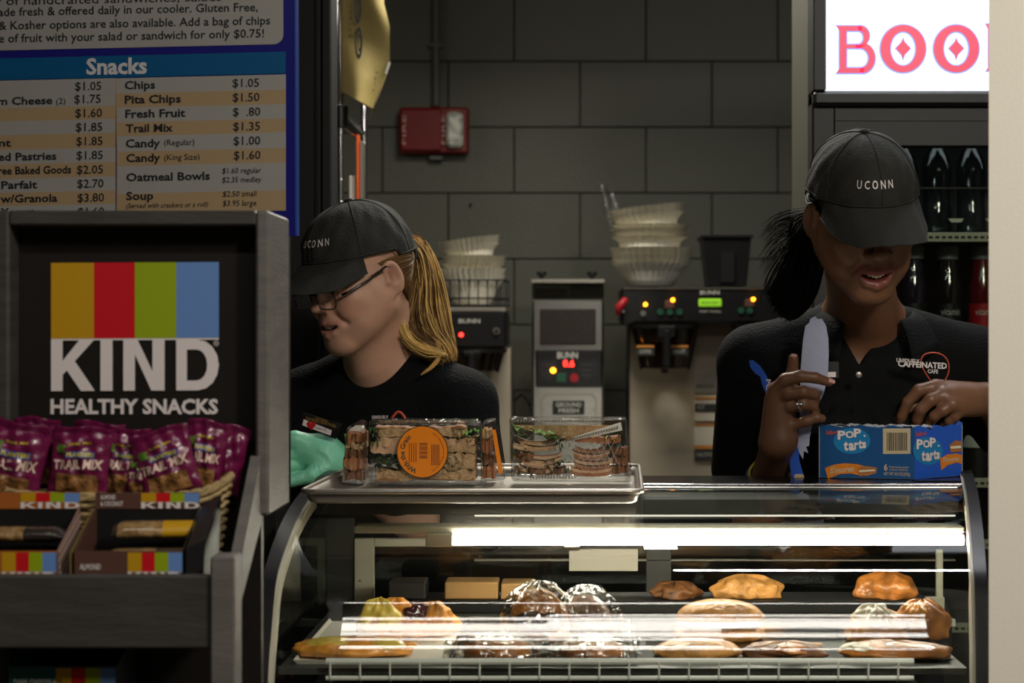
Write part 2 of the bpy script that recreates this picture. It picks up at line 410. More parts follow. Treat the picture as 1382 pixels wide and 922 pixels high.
def T(s, x0, x1, y, cap, bold=0, shear=0, sl=.02, m='board_text', nm='lettering'):
    L = MB(); text(L, s, fz, x0, x1, y, cap, sl, bold, shear); L.build(nm, m, t)
T('y of handcrafted sandwiches, salads', -20, 900, 22, 34); T('ade fresh & offered daily in our cooler. Gluten Free,', -4, 1047, 66, 33, .008)
T('& Kosher options are also available. Add a bag of chips', -2, 1097, 121, 33, .008); T('e of fruit with your salad or sandwich for only $0.75!', -2, 1072, 173, 33, .008)
for s, x0, x1, y in (('Chips', 508, 631, 362), ('Pita Chips', 508, 735, 420), ('Fresh Fruit', 510, 753, 478), ('Trail Mix', 512, 703, 537), ('Candy', 512, 651, 598), ('Candy', 514, 652, 657), ('Oatmeal Bowls', 514, 853, 735), ('Soup', 514, 624, 811)):
    T(s, x0, x1, y, 31, .022)
for s, x0, x1, y, c_ in (('(Regular)', 668, 790, 590, 23), ('(King Size)', 668, 811, 650, 23), ('(2)', 230, 268, 422, 23)): T(s, x0, x1, y, c_, -.003)
T('(Served with crackers or a roll)', 514, 845, 845, 20, 0, .25)
for s, x0, x1, y in (('$1.60 regular', 903, 1061, 704), ('$2.35 medley', 903, 1062, 741), ('$2.50 small', 905, 1043, 798), ('$3.95 large', 905, 1041, 836)): T(s, x0, x1, y, 22, 0, .12)
for s, x0, x1, y in (('$1.05', 945, 1052, 354), ('$1.50', 946, 1054, 412), ('$  .80', 947, 1057, 471), ('$1.35', 948, 1056, 530), ('$1.00', 949, 1057, 588), ('$1.60', 950, 1058, 647),
                     ('$1.05', 307, 413, 367), ('$1.75', 304, 411, 419), ('$1.60', 308, 416, 476), ('$1.85', 310, 417, 533), ('$1.85', 312, 418, 590), ('$1.85', 313, 419, 647), ('$2.05', 314, 420, 705), ('$2.70', 316, 422, 762), ('$3.80', 317, 424, 819), ('$1.60', 318, 425, 876)):
    T(s, x0, x1, y, 33, .006)
for s, x0, x1, y in (('m Cheese', -6, 215, 426), ('nt', -2, 47, 595), ('ed Pastries', -4, 231, 652), ('ree Baked Goods', -4, 291, 708), ('Parfait', 8, 153, 766), ('w/Granola', 5, 235, 822), ('Yogurt', 6, 142, 876)):
    T(s, x0, x1, y, 30, .02)
T('Snacks', 352, 598, 302, 62, .03, m='board_head', nm='heading')

# ================================================================== snack stand
XR_ = -.3475; XL_ = P(-12, 0, 2.0).x
t = thing('snack_stand', 'dark grey wooden snack display stand with a tall printed header', 'display stand', ((XR_+XL_)/2, 2.0, 0))
z0, z1 = P(0, 640, 2.0).z-.25, P(0, 284, 2.0).z
# header: stiles, rails, back panel
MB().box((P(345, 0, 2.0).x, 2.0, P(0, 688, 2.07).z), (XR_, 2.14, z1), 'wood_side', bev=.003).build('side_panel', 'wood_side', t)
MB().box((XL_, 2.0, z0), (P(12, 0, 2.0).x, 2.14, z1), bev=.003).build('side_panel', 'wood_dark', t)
MB().box((P(12, 0, 2.0).x, 2.0, P(0, 304, 2.0).z), (P(345, 0, 2.0).x, 2.14, z1), bev=.002).build('top_rail', 'wood_dark', t)
MB().box((P(12, 0, 2.0).x, 2.035, z0), (P(345, 0, 2.0).x, 2.05, P(0, 304, 2.0).z)).build('header_panel', 'header_black', t)
KP = Plane((0, 2.034, 0), (0, 1, 0)); W = MB()
def kz(u, v): return KP.px((220+720*u)*.3145, 270+(270+550*v)*.3145-2.0*u*.6, .001)
logo_parts(kz, t)
text(W, 'HEALTHY SNACKS', lambda a, b: KP.px(a, b, .001), 68.5, 294.5, 558, 18.5, 0, .035, m='print_white'); W.build('lettering', 'print_white', t); W = MB()
ring(W, lambda a, b: KP.px(a, b, .001), ell(292, 463.5, 3.4, 3.6), ell(292, 463.5, 2.7, 2.9), 'print_white'); text(W, 'R', lambda a, b: KP.px(a, b, .001), 290.8, 293.4, 465.3, 3.6, m='print_white')
W.build('registered_mark', 'print_white', t)
# tray
xr = P(318, 0, 1.85).x; xl = P(-20, 0, 1.85).x-.03
MB().box((xl, 1.852, P(0, 876, 1.85).z), (P(285, 0, 1.85).x, 1.866, P(0, 777, 1.85).z), bev=.002).build('tray_front', 'wood_dark', t)
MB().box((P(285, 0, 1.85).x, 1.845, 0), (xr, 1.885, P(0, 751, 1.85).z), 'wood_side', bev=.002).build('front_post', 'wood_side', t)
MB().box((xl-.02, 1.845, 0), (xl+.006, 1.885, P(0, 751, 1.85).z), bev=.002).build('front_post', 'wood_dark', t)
zb = 1.118
for a, b in ((xr-.012, xr), (xl-.012, xl)):
    ys = [1.885, 2.0]; zt = [P(0, 751, 1.85).z-.004, 1.312]
    m_ = MB(); m_.hexa([(a, ys[0], 1.168), (b, ys[0], 1.168), (b, ys[1], 1.236), (a, ys[1], 1.236)], [(a, ys[0], zt[0]), (b, ys[0], zt[0]), (b, ys[1], zt[1]), (a, ys[1], zt[1])])
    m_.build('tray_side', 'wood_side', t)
MB().hexa([(xl, 1.86, 1.125), (xr-.03, 1.86, 1.125), (xr-.03, 2.03, 1.15), (xl, 2.03, 1.15)], [(xl, 1.86, 1.14), (xr-.03, 1.86, 1.14), (xr-.03, 2.03, 1.165), (xl, 2.03, 1.165)]).build('tray_bottom', 'wood_dark', t)
MB().box((xl, 1.86, .95), (xr-.005, 2.1, .97)).build('lower_shelf', 'wood_dark', t)
MB().box((xl, 1.86, .4), (xr-.005, 2.1, .42)).build('lower_shelf', 'wood_dark', t)
for x in (xl, -.447): MB().box((x, 2.1, 0), (x+.02, 2.14, z0+.01)).build('rear_post', 'wood_dark', t)

# cartons of bars
def carton(name, x0, x1, face, side, label, grp, lines, front_logo=(.5, 1), flap=True, y0=1.875, y1=1.962, zf=1.1425, fh=.078, bh=.132):
    c = thing(name, label, 'box', ((x0+x1)/2, y0, zf), grp)
    zr = zf+.013; th = .0012; e = MB()
    MB().slab([(x0, y0, zf), (x1, y0, zf), (x1, y0, zf+fh), (x0, y0, zf+fh)], (0, th, 0)).build('front_wall', face, c)
    for x, m_ in ((x0, face), (x1-th, side)):
        MB().slab([(x, y0, zf), (x, y1, zr), (x, y1, zf+bh-.016), (x, y0, zf+fh-.002)], (th, 0, 0)).build('side_wall', m_, c)
    MB().slab([(x0, y0, zf), (x1, y0, zf), (x1, y1, zr), (x0, y1, zr)], (0, 0, th)).build('bottom_wall', 'carton_black', c)
    bk = MB(); bk.slab([(x0, y1, zr), (x1, y1, zr), (x1, y1, zf+bh-.014), (x0, y1, zf+bh-.014)], (0, th, 0), 'carton_black')
    bk.slab([(x0, y1-.001, zf+bh-.018), (x1, y1-.001, zf+bh-.018), (x1, y1-.001, zf+bh), (x0, y1-.001, zf+bh)], (0, th, 0), face); bk.build('back_flap', face, c)
    Wd = x1-x0
    lx0 = x0+front_logo[0]*Wd; lw = (front_logo[1]-front_logo[0])*Wd
    logo_parts(lambda u, v: Vector((lx0+lw*u, y0-.0006, zf+fh-.0015-v*lw*.60)), c)
    fx0 = x0+.44*Wd; fw = .56*Wd
    logo_parts(lambda u, v: Vector((fx0+fw*u, y1-.0018, zf+bh-.0005-v*.017)), c)
    for i, s in enumerate(lines):
        w2 = MB(); text(w2, s, lambda a, b: Vector((x0+a*Wd, y0-.0006, zf+fh-b*Wd)), .06, .06+.032*len(s), .17+.10*i, .05, 0, .02, m='print_white'); w2.build('lettering', 'print_white', c)
        w2 = MB(); text(w2, s, lambda a, b: Vector((x0+a*Wd, y1-.0018, zf+bh-b*.018)), .05, .05+.024*len(s), .42+.4*i, .27, 0, .02, m='print_white'); w2.build('lettering', 'print_white', c)
    return c
cx0 = P(-60, 0, 1.875).x
A_ = carton('snack_bar_carton', P(-72, 0, 1.875).x, P(77, 0, 1.875).x, 'carton_orange', 'carton_pattern', 'open carton of snack bars with pink patterned side, left one on the stand tray', 'open snack bar cartons on the tray', [], (.5, .995))
# dots on the patterned side and a cream strip
dots = MB(); x = P(77, 0, 1.875).x+.0006
for i in range(13):
    for k in range(8):
        yy = 1.879+.0065*i+(.003 if k % 2 else 0); zz = 1.156+.0085*k+(yy-1.875)*.4
        if yy < 1.96 and zz < 1.1425+.077+(yy-1.875)*.43: dots.box((x, yy, zz), (x+.0003, yy+.0028, zz+.0032))
tag(dots.build('dot_pattern', 'pattern_dot', A_), None, kind='stuff')
B_ = carton('snack_bar_carton', P(99, 0, 1.875).x, P(246, 0, 1.875).x, 'carton_brown', 'carton_black', 'open brown carton of almond and coconut snack bars, right one on the stand tray', 'open snack bar cartons on the tray', ['ALMOND', '& COCONUT'])
MB().slab([(P(94, 0, 1.875).x, 1.876, 1.143), (P(94, 0, 1.875).x, 1.962, 1.156), (P(94, 0, 1.875).x, 1.962, 1.254), (P(94, 0, 1.875).x, 1.876, 1.219)], (.0012, 0, 0)).build('cut_edge', 'carton_kraft', B_)
xk = P(246, 0, 1.875).x
m_ = MB(); m_.hexa([(xk+.003, 1.878, 1.145), (xk+.02, 1.88, 1.145), (xk+.02, 1.96, 1.156), (xk+.003, 1.96, 1.156)], [(xk+.003, 1.878, 1.222), (xk+.022, 1.882, 1.232), (xk+.024, 1.96, 1.272), (xk+.003, 1.96, 1.262)])
m_.build('side_flap', 'carton_black', B_)
C_ = carton('snack_bar_carton', P(10, 0, 1.9).x, P(156, 0, 1.9).x, 'carton_teal', 'carton_black', 'teal carton of snack bars on the lower shelf, only its top in view', None, ['DARK CHOCOLATE', 'NUTS & SEA SALT'], (.45, 1), y0=1.9, y1=1.99, zf=.972, fh=.122, bh=.16)
# bars in the cartons
def bar(p, ang, tilt, mats, label, L_=.098, wd=.026):
    c = thing('snack_bar', label, 'snack bar', p, 'wrapped snack bars in the open cartons')
    c.rotation_euler = (R(tilt), 0, R(ang))
    def fn(u, v, a, b):
        x = (a+(b-a)*u)*L_-L_/2; tt = v*2*math.pi; e = min(1, 8*min(u*(b-a)+a, 1-(u*(b-a)+a))+.12)
        return Vector((x, math.cos(tt)*wd/2*(1.0+.1*(1-e)), .008+math.sin(tt)*.008*e))
    for k, (a, b, m) in enumerate(((0, .06, 'wrapper_dark'), (.06, .55, mats[0]), (.55, .93, mats[1]), (.93, 1, mats[2]))):
        MB().grid(lambda u, v: fn(u, v, a, b), 8, 13, m).build(('crimped_end', 'clear_window', 'printed_sleeve', 'crimped_end')[k], m, c, smooth=True, world=False)
    MB().grid(lambda u, v: fn(u, .16+.2*v, .62, .9)+Vector((0, 0, .0005)), 5, 4, 'print_white').build('brand_band', 'print_white', c, world=False) if mats[1] == 'wrapper_blue' else None
    return c
for i, (xp, yy, zz, an, tl, ms, lb) in enumerate((
    (25, 1.90, 1.198, 1, 12, ('wrapper_nut', 'wrapper_dark', 'wrapper_dark'), 'clear-windowed nut bar lying in front in the left carton'),
    (30, 1.935, 1.224, 0, 12, ('wrapper_nut', 'wrapper_dark', 'wrapper_dark'), 'clear-windowed nut bar lying at the back of the left carton'),
    (205, 1.905, 1.204, 8, 20, ('wrapper_nut', 'wrapper_dark', 'wrapper_blue'), 'nut bar with pale blue end lying in front in the right carton'),
    (215, 1.935, 1.230, 6, 25, ('wrapper_nut', 'kind_gold', 'kind_green'), 'nut bar with gold and green end at the back of the right carton'))):
    bar(Vector(((xp-PX)/F*yy, yy, zz)), an, tl, ms, lb)

# trail mix bags
def bag(x, y, d_, wpx, hpx, roll, label, txt=True, pitch=0):
    w_ = wpx/F*d_; h_ = hpx/F*d_; rnd = random.Random(int(x*7+y))
    c = thing('trail_mix_bag', label, 'snack bag', P(x, y+hpx/2, d_), 'maroon trail mix bags on the stand')
    c.rotation_euler = (R(pitch), R(roll), 0)
    ph = [rnd.random()*6 for _ in range(6)]
    def sf(u, v, side=-1, off=0):      # u across, v up
        bul = (math.sin(math.pi*min(1, max(0, u)))**.5)*(math.sin(math.pi*min(1, max(0, v*.93)))**.6)
        wr = .0022*math.sin(9*u+ph[0]+3*v)*math.sin(11*v+ph[1])+.0016*math.sin(23*u+ph[2]+8*v)+.0012*math.sin(31*v+ph[3]-9*u)
        ed = 1-.05*math.sin(math.pi*v)+.012*math.sin(20*v+ph[4])
        return Vector(((u-.5)*w_*ed, side*(bul*(.0125*(1.15-.5*v))+bul*wr+off+.0004), v*h_+.002*math.sin(6*u+ph[5])*v))
    MB().grid(lambda u, v: sf(u, v, -1), 30, 30).grid(lambda u, v: sf(1-u, v, 1), 12, 12).build('pouch', 'bag_maroon', c, smooth=True, world=False)
    MB().grid(lambda u, v: sf(.15+.7*u, .04+.27*v, -1, .0007), 20, 8).build('clear_window', 'bag_nuts', c, smooth=True, world=False)
    cr = MB(); 
    for k in range(5): cr.tube([sf(i/12, .93+.014*k, -1, .0006) for i in range(13)], .0005, 4)
    cr.build('crimped_seal', 'bag_maroon', c, world=False)
    if txt:
        m_ = MB(); f3 = lambda a, b: sf(a, b, -1, .0012)
        text(m_, 'TRAIL MIX', lambda a, b: f3(a, 1-b), .08, .92, .63, .13, .05, .03, m='bag_text')
        text(m_, 'TRAIL MIX', lambda a, b: f3(a, 1-b)+Vector((0, -.0004, 0)), .3, .7, .27, .03, .05, .02, m='bag_yellow')
        m_.build('lettering', 'bag_text', c, world=False)
        MB().grid(lambda u, v: sf(.28+.5*u, .55+.09*v, -1, .0011), 8, 4).build('brand_band', 'bag_blue', c, world=False)
        m_ = MB(); text(m_, 'PLANTERS', lambda a, b: sf(a, 1-b, -1, .0018), .3, .76, .43, .055, 0, .03, m='bag_yellow'); m_.build('brand_name', 'bag_yellow', c, world=False)
        MB().grid(lambda u, v: sf(.1+.16*u+.02*math.sin(9*v), .62+.12*v, -1, .001), 6, 6).build('leaf_print', 'bag_leaf', c, world=False)
    return c
bags = [(48, 610, 2.015, 62, 92, 2, 'upright maroon trail mix bag second from left, partly hidden', False),
        (130, 612, 2.018, 68, 84, 4, 'dark trail mix bag behind the third bag, top edge showing', False),
        (292, 618, 2.020, 60, 92, 12, 'rightmost trail mix bag leaning right at the back of the basket', False),
        (165, 622, 2.000, 60, 90, 6, 'trail mix bag leaning right beside the big middle bag', True),
        (268, 612, 2.003, 58, 90, 10, 'trail mix bag at the back right with text half covered', True),
        (192, 640, 1.992, 52, 60, 10, 'small low trail mix bag sunk between its neighbours', True),
        (8, 620, 1.988, 84, 104, 14, 'leftmost trail mix bag with nuts showing, leaning right', True),
        (104, 622, 1.986, 82, 92, 6, 'broad front trail mix bag left of the middle', True),
        (234, 622, 1.984, 82, 88, -14, 'broad front trail mix bag leaning left at the right side', True)]
for b_ in bags: bag(*b_)
# wicker basket holding the bags
t = thing('wicker_basket', 'oval natural wicker basket holding the trail mix bags', 'basket', P(150, 700, 1.995))
cx, cy, zb_ = P(148, 0, 1.995).x, 1.995, 1.172
def oval(a, z, k=1.0): return Vector((cx+.136*k*math.cos(a), cy+.021*k*math.sin(a), z+.022*abs(math.cos(a))**6))
for k in range(3):
    MB().tube([oval(2*math.pi*i/90, 1.268+.003*math.sin(i*1.05+k*2.1), 1+.012*math.cos(i*1.05+k*2.1)) for i in range(90)], .0032, 6, closed=True).build('rim_strand', 'wicker', t, smooth=True)
sd = MB()
for k in range(9): sd.tube([oval(2*math.pi*i/80, 1.182+.0095*k, .9+.011*k+.012*(1 if (i+k) % 2 else -1)) for i in range(80)], .0028, 5, closed=True)
sd.build('woven_side', 'wicker', t, smooth=True)

# shelf rack seen in the gap beside the stand
t = thing('price_rail_rack', 'dark metal rack with a silver price rail, seen in the gap beside the stand', 'rack', (-.45, 2.165, 0))
d = 2.13
MB().box((-.6, d, P(0, 815.5, d).z), (P(342.5, 0, d).x, d+.01, P(0, 800, d).z), bev=.001).build('price_rail', 'steel_dull', t)
MB().box((-.6, d+.01, P(0, 842, d).z), (P(341, 0, d).x, d+.05, P(0, 816, d).z)).build('dark_box', 'black_plastic', t)
MB().box((-.6, d-.0, P(0, 845, d).z), (P(340, 0, d).x, d+.06, P(0, 842, d).z)).build('shelf', 'steel_dull', t)
MB().box((-.6, d+.03, 0), (P(330, 0, d).x, d+.06, P(0, 845, d).z)).build('upright', 'black_frame', t)
t = thing('snack_carton', 'patterned pink snack carton with orange and red edge, in the gap beside the stand', 'box', (P(325, 0, d).x, d, P(0, 903, d).z))
MB().hexa([P(308, 905, d-.06), P(322, 905, d-.06), P(330, 880, d+.02), P(310, 880, d+.02)], [P(308, 850, d-.06), P(328, 848, d-.06), P(333, 846, d+.02), P(310, 846, d+.02)]).build('carton_body', 'carton_pattern', t)
MB().slab([P(329, 856, d-.062), P(334, 854, d-.062), P(335, 870, d-.062), P(331, 872, d-.062)], (0, .002, 0)).build('gold_patch', 'kind_gold', t)
MB().slab([P(331, 872, d-.062), P(335, 870, d-.062), P(336, 884, d-.062), P(332, 886, d-.062)], (0, .002, 0)).build('red_patch', 'kind_red', t)
# ================================================================== wire shelf with sack, at the left
d = 4.1
t = thing('wire_shelf_unit', 'chrome wire shelving unit standing in front of the block wall behind the left person', 'shelf', (P(470, 0, d).x, d, 0))
for x, dd in ((459, 4.05), (491, 4.5)):
    q = MB(); X = P(x, 0, dd).x; q.cyl((X, dd, 0), (X, dd, 2.5), .0085 if dd < 4.3 else .008, 14)
    for k in range(48): q.lathe([(.0085, -.001), (.0098, 0), (.0085, .001)], (X, dd, .1+.05*k), 12)
    q.build('post', 'chrome', t, smooth='auto')
X0 = P(459, 0, 4.05).x; X1 = P(491, 0, 4.5).x
for zc in (P(0, 150, 4.05).z, .95, 2.42):
    MB().tube([(X0, 4.05, zc), (X1, 4.5, zc)], .005, 8).tube([(X0, 4.05, zc-.03), (X1, 4.5, zc-.03)], .004, 8).build('shelf_rail', 'chrome', t)
    q = MB()
    for k in range(20):
        f = k/19; a = Vector((X0, 4.05, zc))*(1-f)+Vector((X1, 4.5, zc))*f
        q.tube([a+Vector((0, 0, .004)), a+Vector((.0, 0, -.03))], .003, 5); q.tube([a, a+Vector((-.42, .02, 0))], .0025, 5)
    tag(q.build('shelf_wires', 'chrome', t), None, kind='stuff')
    MB().lathe([(.0085, -.03), (.017, -.028), (.019, .02), (.0085, .024)], (X0, 4.05, zc-.01), 14).build('clamp_sleeve', 'black_plastic', t, smooth='auto')
# things standing on the lower rack, seen between the posts
mat('orange_card', rgb(215, 90, 30), .5)
x_ = P(483, 0, 4.3).x
tag(MB().box((P(471, 0, 4.3).x, 4.3, 1.3), (P(480, 0, 4.3).x, 4.36, P(0, 237, 4.3).z), bev=.002).build('white_binder', 'white_paper'), 'white folder standing between the chrome posts', 'folder')
tag(MB().box((P(482, 0, 4.3).x, 4.29, 1.3), (P(484.5, 0, 4.3).x, 4.32, P(0, 182, 4.3).z)).build('orange_folder', 'orange_card'), 'thin orange folder standing between the chrome posts', 'folder')
tag(MB().box((P(485.5, 0, 4.3).x, 4.3, 1.3), (P(489, 0, 4.3).x, 4.34, P(0, 190, 4.3).z), bev=.001).build('grey_folder', 'steel_dull'), 'thin grey folder beside the orange one', 'folder')
# paper sack
mat('sack_paper', rgb(150, 132, 76), .7, var=.1, vscale=6, bump=.25, bscale=14); mat('sack_print', rgb(50, 50, 54), .6); mat('white_tag', rgb(220, 220, 210), .6)
t = thing('paper_sack', 'bulging yellow kraft paper sack with dark print standing on the wire shelf', 'sack', P(495, 146, 4.05))
d = 4.02
def sk(u, v):
    xl = [466, 465, 465, 466, 470][min(4, int(v*4))]; xs = [(0, 502), (.05, 506), (.15, 517), (.26, 526), (.48, 526), (.62, 518), (.85, 515), (1, 508)]
    for (a, p), (b, q) in zip(xs, xs[1:]):
        if a <= v <= b: xr_ = p+(q-p)*(v-a)/(b-a)
    y = 146-(230*v)-(22*(1-u) if v < .01 else 22*(1-u)*(1-v)); x = 462+(xr_-462)*u
    return P(x, y, d-.04*math.sin(math.pi*(.15+.7*u))-.012*math.sin(7*v+4*u))
MB().grid(sk, 14, 24).build('front_face', 'sack_paper', t, smooth=True)
MB().grid(lambda u, v: sk(1, v)+Vector((-.03*u, .2*u, .0)), 4, 24).grid(lambda u, v: sk(0, v)+Vector((.03*u, .2*u, 0)), 4, 24).build('side_gusset', 'sack_paper', t, smooth=True)
q = MB(); q.grid(lambda u, v: sk(u, 0)+Vector((0, .2*v, .01*v)), 14, 4).build('bottom_fold', 'sack_paper', t)
q = MB(); off = Vector((0, -.003, 0))
for (cx, cy, rx, ry) in ((483, 12, 5, 20), (484, 58, 5, 22), (484, 12, 2.4, 11), (485, 58, 2.4, 12)):
    def sp(a, b):
        return P(a, b, d-.045)
    ring(q, sp, ell(cx, cy, rx, ry, 20), ell(cx, cy, rx*.6, ry*.72, 20))
q.build('printed_emblem', 'sack_print', t)
q = MB()
for k in range(9): text(q, 'COFFEE'[k % 6], lambda a, b: P(a, b, d-.03), 471.5, 474, 10+k*8, 3)
for k in range(4): text(q, 'NETWT'[k], lambda a, b: P(a, b, d-.035), 507-k*1.5, 510-k*1.5, 100+k*8, 4)
q.build('lettering', 'sack_print', t)
MB().slab([P(519, 99, d-.024), P(522, 100, d-.024), P(527, 84, d-.024), P(524.5, 83, d-.024)], (0, .003, 0)).build('white_tag', 'white_tag', t)

# ================================================================== back counter and machines (d = 4.8)
struct_ = MB(); 
t = thing('back_counter', 'steel topped back counter carrying the coffee machines, hidden below the case', 'counter', (-.1, 4.9, 0))
MB().box((-1.1, 4.55, .88), (.95, 5.38, .915), bev=.004).build('worktop', 'steel', t)
for i in range(4): MB().box((-1.08+.505*i, 4.6, .1), (-1.08+.505*i+.495, 5.36, .88), bev=.003).build('cabinet', 'black_plastic', t)
mat('led_orange', rgb(255, 150, 10), .4, emit=(1, .3, .01, 1), est=9); mat('led_red', rgb(255, 30, 20), .4, emit=(1, .03, .02, 1), est=5)
mat('lcd_green', rgb(120, 190, 30), .4, emit=(.28, .55, .03, 1), est=.55); mat('lcd_text', rgb(30, 60, 10), .5)
mat('print_grey', rgb(190, 188, 180), .5); mat('btn_green', rgb(30, 80, 60), .4); mat('btn_red', rgb(160, 20, 30), .4); mat('window_dark', rgb(40, 34, 28), .35, var=.3, vscale=150, bump=.06, bscale=200)
mat('red_tag', rgb(170, 25, 35), .5); mat('label_cream', rgb(205, 198, 180), .5); mat('label_orange', rgb(200, 130, 50), .5); mat('label_dark', rgb(48, 46, 44), .5); mat('label_yellow', rgb(205, 200, 30), .5)
def pb(x0, y0, x1, y1, d0, d1, m=None, bev=.003):
    a = P(x0, y1, d0); b = P(x1, y0, d0); return MB().box((a.x, d0, a.z), (b.x, d1, b.z), m, bev=bev)
def pt(s, x0, x1, y, cap, d, m, t, bold=0, name='lettering', shear=0):
    q = MB(); text(q, s, lambda a, b: P(a, b, d), x0, x1, y, cap, 0, bold, shear, m=m); return q.build(name, m, t)
def led(x, y, r, d, m, t, name='indicator_light'):
    c = P(x, y, d); return MB().tube([c, c+Vector((0, -.004, 0))], [r/F*d]*2, 12).build(name, m, t)
zc = .915
# --- dual brewer
t = thing('dual_coffee_brewer', 'wide twin coffee brewer with green display and three orange lights', 'coffee machine', (P(960, 0, 4.8).x, 5.0, zc))
pb(838, 387, 1095, 437, 4.74, 5.05, bev=.008).build('control_head', 'black_plastic', t)
pb(840, 388, 1093, 392, 4.736, 4.745).build('top_trim', 'dark_trim', t)
a = P(850, 437, 4.86); b = P(1090, 437, 4.86); MB().box((a.x, 4.86, zc+.06), (b.x, 5.1, a.z)).build('splash_panel', 'brewer_panel', t)
MB().box((a.x-.01, 4.62, zc), (b.x+.01, 5.1, zc+.06), bev=.006).build('base', 'black_plastic', t)
MB().box((a.x-.004, 4.855, zc+.06), (a.x, 5.1, a.z)).build('edge_trim', 'black_plastic', t)
pt('BUNN', 945, 971, 397.5, 5.2, 4.733, 'print_grey', t, .02)
pb(943, 403, 974, 414, 4.734, 4.745).build('display', 'lcd_green', t)
pt('BREWER  READY', 947, 970, 410, 3, 4.732, 'lcd_text', t)
pt('SMART  FUNNEL', 944, 973, 422, 3, 4.733, 'print_grey', t)
for x, y in ((871, 411), (908, 405), (1016.5, 404)): led(x, y, 2.6, 4.735, 'led_orange', t)
led(868, 423, 4, 4.736, 'steel', t, 'toggle_switch')
for x, y in ((891, 421), (904, 421), (917, 421), (1000, 419), (1012, 419)): led(x, y, 4.4, 4.737, 'btn_green', t, 'button')
for x, y in ((904, 411), (1012, 409)): pb(x-7, y-6, x+7, y+6, 4.735, 4.74).build('switch_plate', 'carton_brown', t)
def funnel(cx, yt, yb, rt, rb, d, t):
    c = P(cx, yt, d); s_ = d/F; h = (yb-yt)*s_
    MB().lathe([(rb*s_*.6, -h), (rb*s_, -h+.004), (rt*s_, 0)], c, 28).build('brew_funnel', 'funnel_smoke', t, smooth='auto')
    MB().lathe([(rt*s_, -.006), (rt*s_+.004, -.006), (rt*s_+.004, .004), (rt*s_, .004)], c, 28).build('funnel_rim', 'black_plastic', t, smooth='auto')
    for sgn in (-1, 1):
        MB().tube([c+Vector((sgn*rt*s_*.93, -.02, 0)), c+Vector((sgn*rb*s_*.98, -.015, -h))], .005, 6).build('funnel_rail', 'black_plastic', t)
    r0 = rt*s_
    MB().box((c.x-.010, c.y-r0-.03, c.z-h*.93), (c.x+.010, c.y-r0-.005, c.z-h*.08), bev=.004).build('funnel_handle', 'black_plastic', t)
    MB().box((c.x-.024, c.y-r0-.028, c.z-h*.25), (c.x+.024, c.y-r0-.0, c.z-.0), bev=.004).build('handle_bracket', 'black_plastic', t)
    MB().lathe([(.006, -h-.012), (.01, -h-.01), (.01, -h)], c, 12).build('drip_spout', 'black_plastic', t)
funnel(897, 440, 498, 46, 32, 4.78, t); funnel(1035, 440, 498, 46, 32, 4.78, t)
for sx in (-26, 20):
    q = pb(897+sx-12, 466, 897+sx+12, 480, 4.69, 4.692, 'label_dark', 0); q.build('funnel_label', 'label_dark', t)
    pb(897+sx-12, 466, 897+sx+12, 469, 4.688, 4.69, 'label_orange', 0).build('funnel_label', 'label_orange', t)
    pt('COFFEE' if sx < 0 else 'HOT', 897+sx-8, 897+sx+8, 477, 5, 4.687, 'print_grey', t)
for y0, y1, m, s_ in ((505, 530, 'steel_dull', 'BREW'), (534, 568, 'label_cream', 'HOT'), (573, 575, 'label_orange', ''), (576, 601, 'label_cream', ''), (601, 606, 'label_orange', ''), (607, 622, 'label_dark', 'CAUTION')):
    pb(937, y0, 968, y1, 4.852, 4.86, None, 0).build('label', m, t)
    if m == 'label_cream' and y0 == 534:
        pb(938, 545, 967, 556, 4.85, 4.852, None, 0).build('label_box', 'label_dark', t); pb(937, 536, 968, 539, 4.85, 4.852, None, 0).build('label_stripe', 'label_orange', t)
        pt('HOT', 941, 951, 553, 6, 4.848, 'print_grey', t); 
    elif s_: pt(s_, 940, 964, y1-6, 5, 4.85, 'print_grey' if m == 'label_dark' else 'label_dark', t)
for k in range(4): pt('- - - - - -', 940, 964, 583+5*k, 2, 4.85, 'label_dark', t)
q = MB(); c_ = P(838, 414, 4.72); q.tube([c_+Vector((-.008, 0, -.022)), c_+Vector((-.004, -.006, .0)), c_+Vector((.012, 0, .018)), c_+Vector((.018, .0, .02))], [.006, .012, .010, .004], 8)
q.build('red_tag', 'red_tag', t, smooth=True); led(841, 420, 2, 4.73, 'steel', t, 'toggle_switch')
# --- coffee filters
def wob(ph, amp): return lambda k, n, z: 1+amp*(1 if k % 2 else -1)
def filters(x, ybase, ytop, rb, rt, d, tilt, label, grp, n=4, step=3.2, yaw=0):
    s_ = d/F; c = thing('coffee_filter_stack', label, 'coffee filters', P(x, ybase, d), grp); c.rotation_euler = (0, R(tilt), 0)
    h = (ybase-ytop)*s_
    for k in range(n):
        o = k*step*s_; rr = random.Random(k+x); j = (rr.random()-.5)*.004
        sc = .9+.1*k/max(1, n-1)
        MB().lathe([(0.001, o+.001), (rb*s_*.98, o), (rb*s_+.2*(rt-rb)*s_, o+h*.2*sc), (rt*s_*.8, o+h*.62*sc), (rt*s_*(1+.02*k), o+h*sc)], (j, j, 0), 68, wob=lambda k_, n_, z: 1+(.028 if k_ % 2 else -.028)*min(1, max(0, z)/(h+.001)*1.3)).build('coffee_filter', 'filter_paper', c, world=False)
    return c
mat('filter_paper', rgb(228, 222, 204), .85)
filters(879, 386, 352, 30, 52, 4.9, 0, 'bottom stack of white fluted coffee filters in the big pile on the twin brewer', 'white coffee filters on the machines', 5, 4.2)
filters(877, 340, 318, 38, 50, 4.9, 0, 'middle stack of white fluted coffee filters in the big pile on the twin brewer', 'white coffee filters on the machines', 4, 4.5)
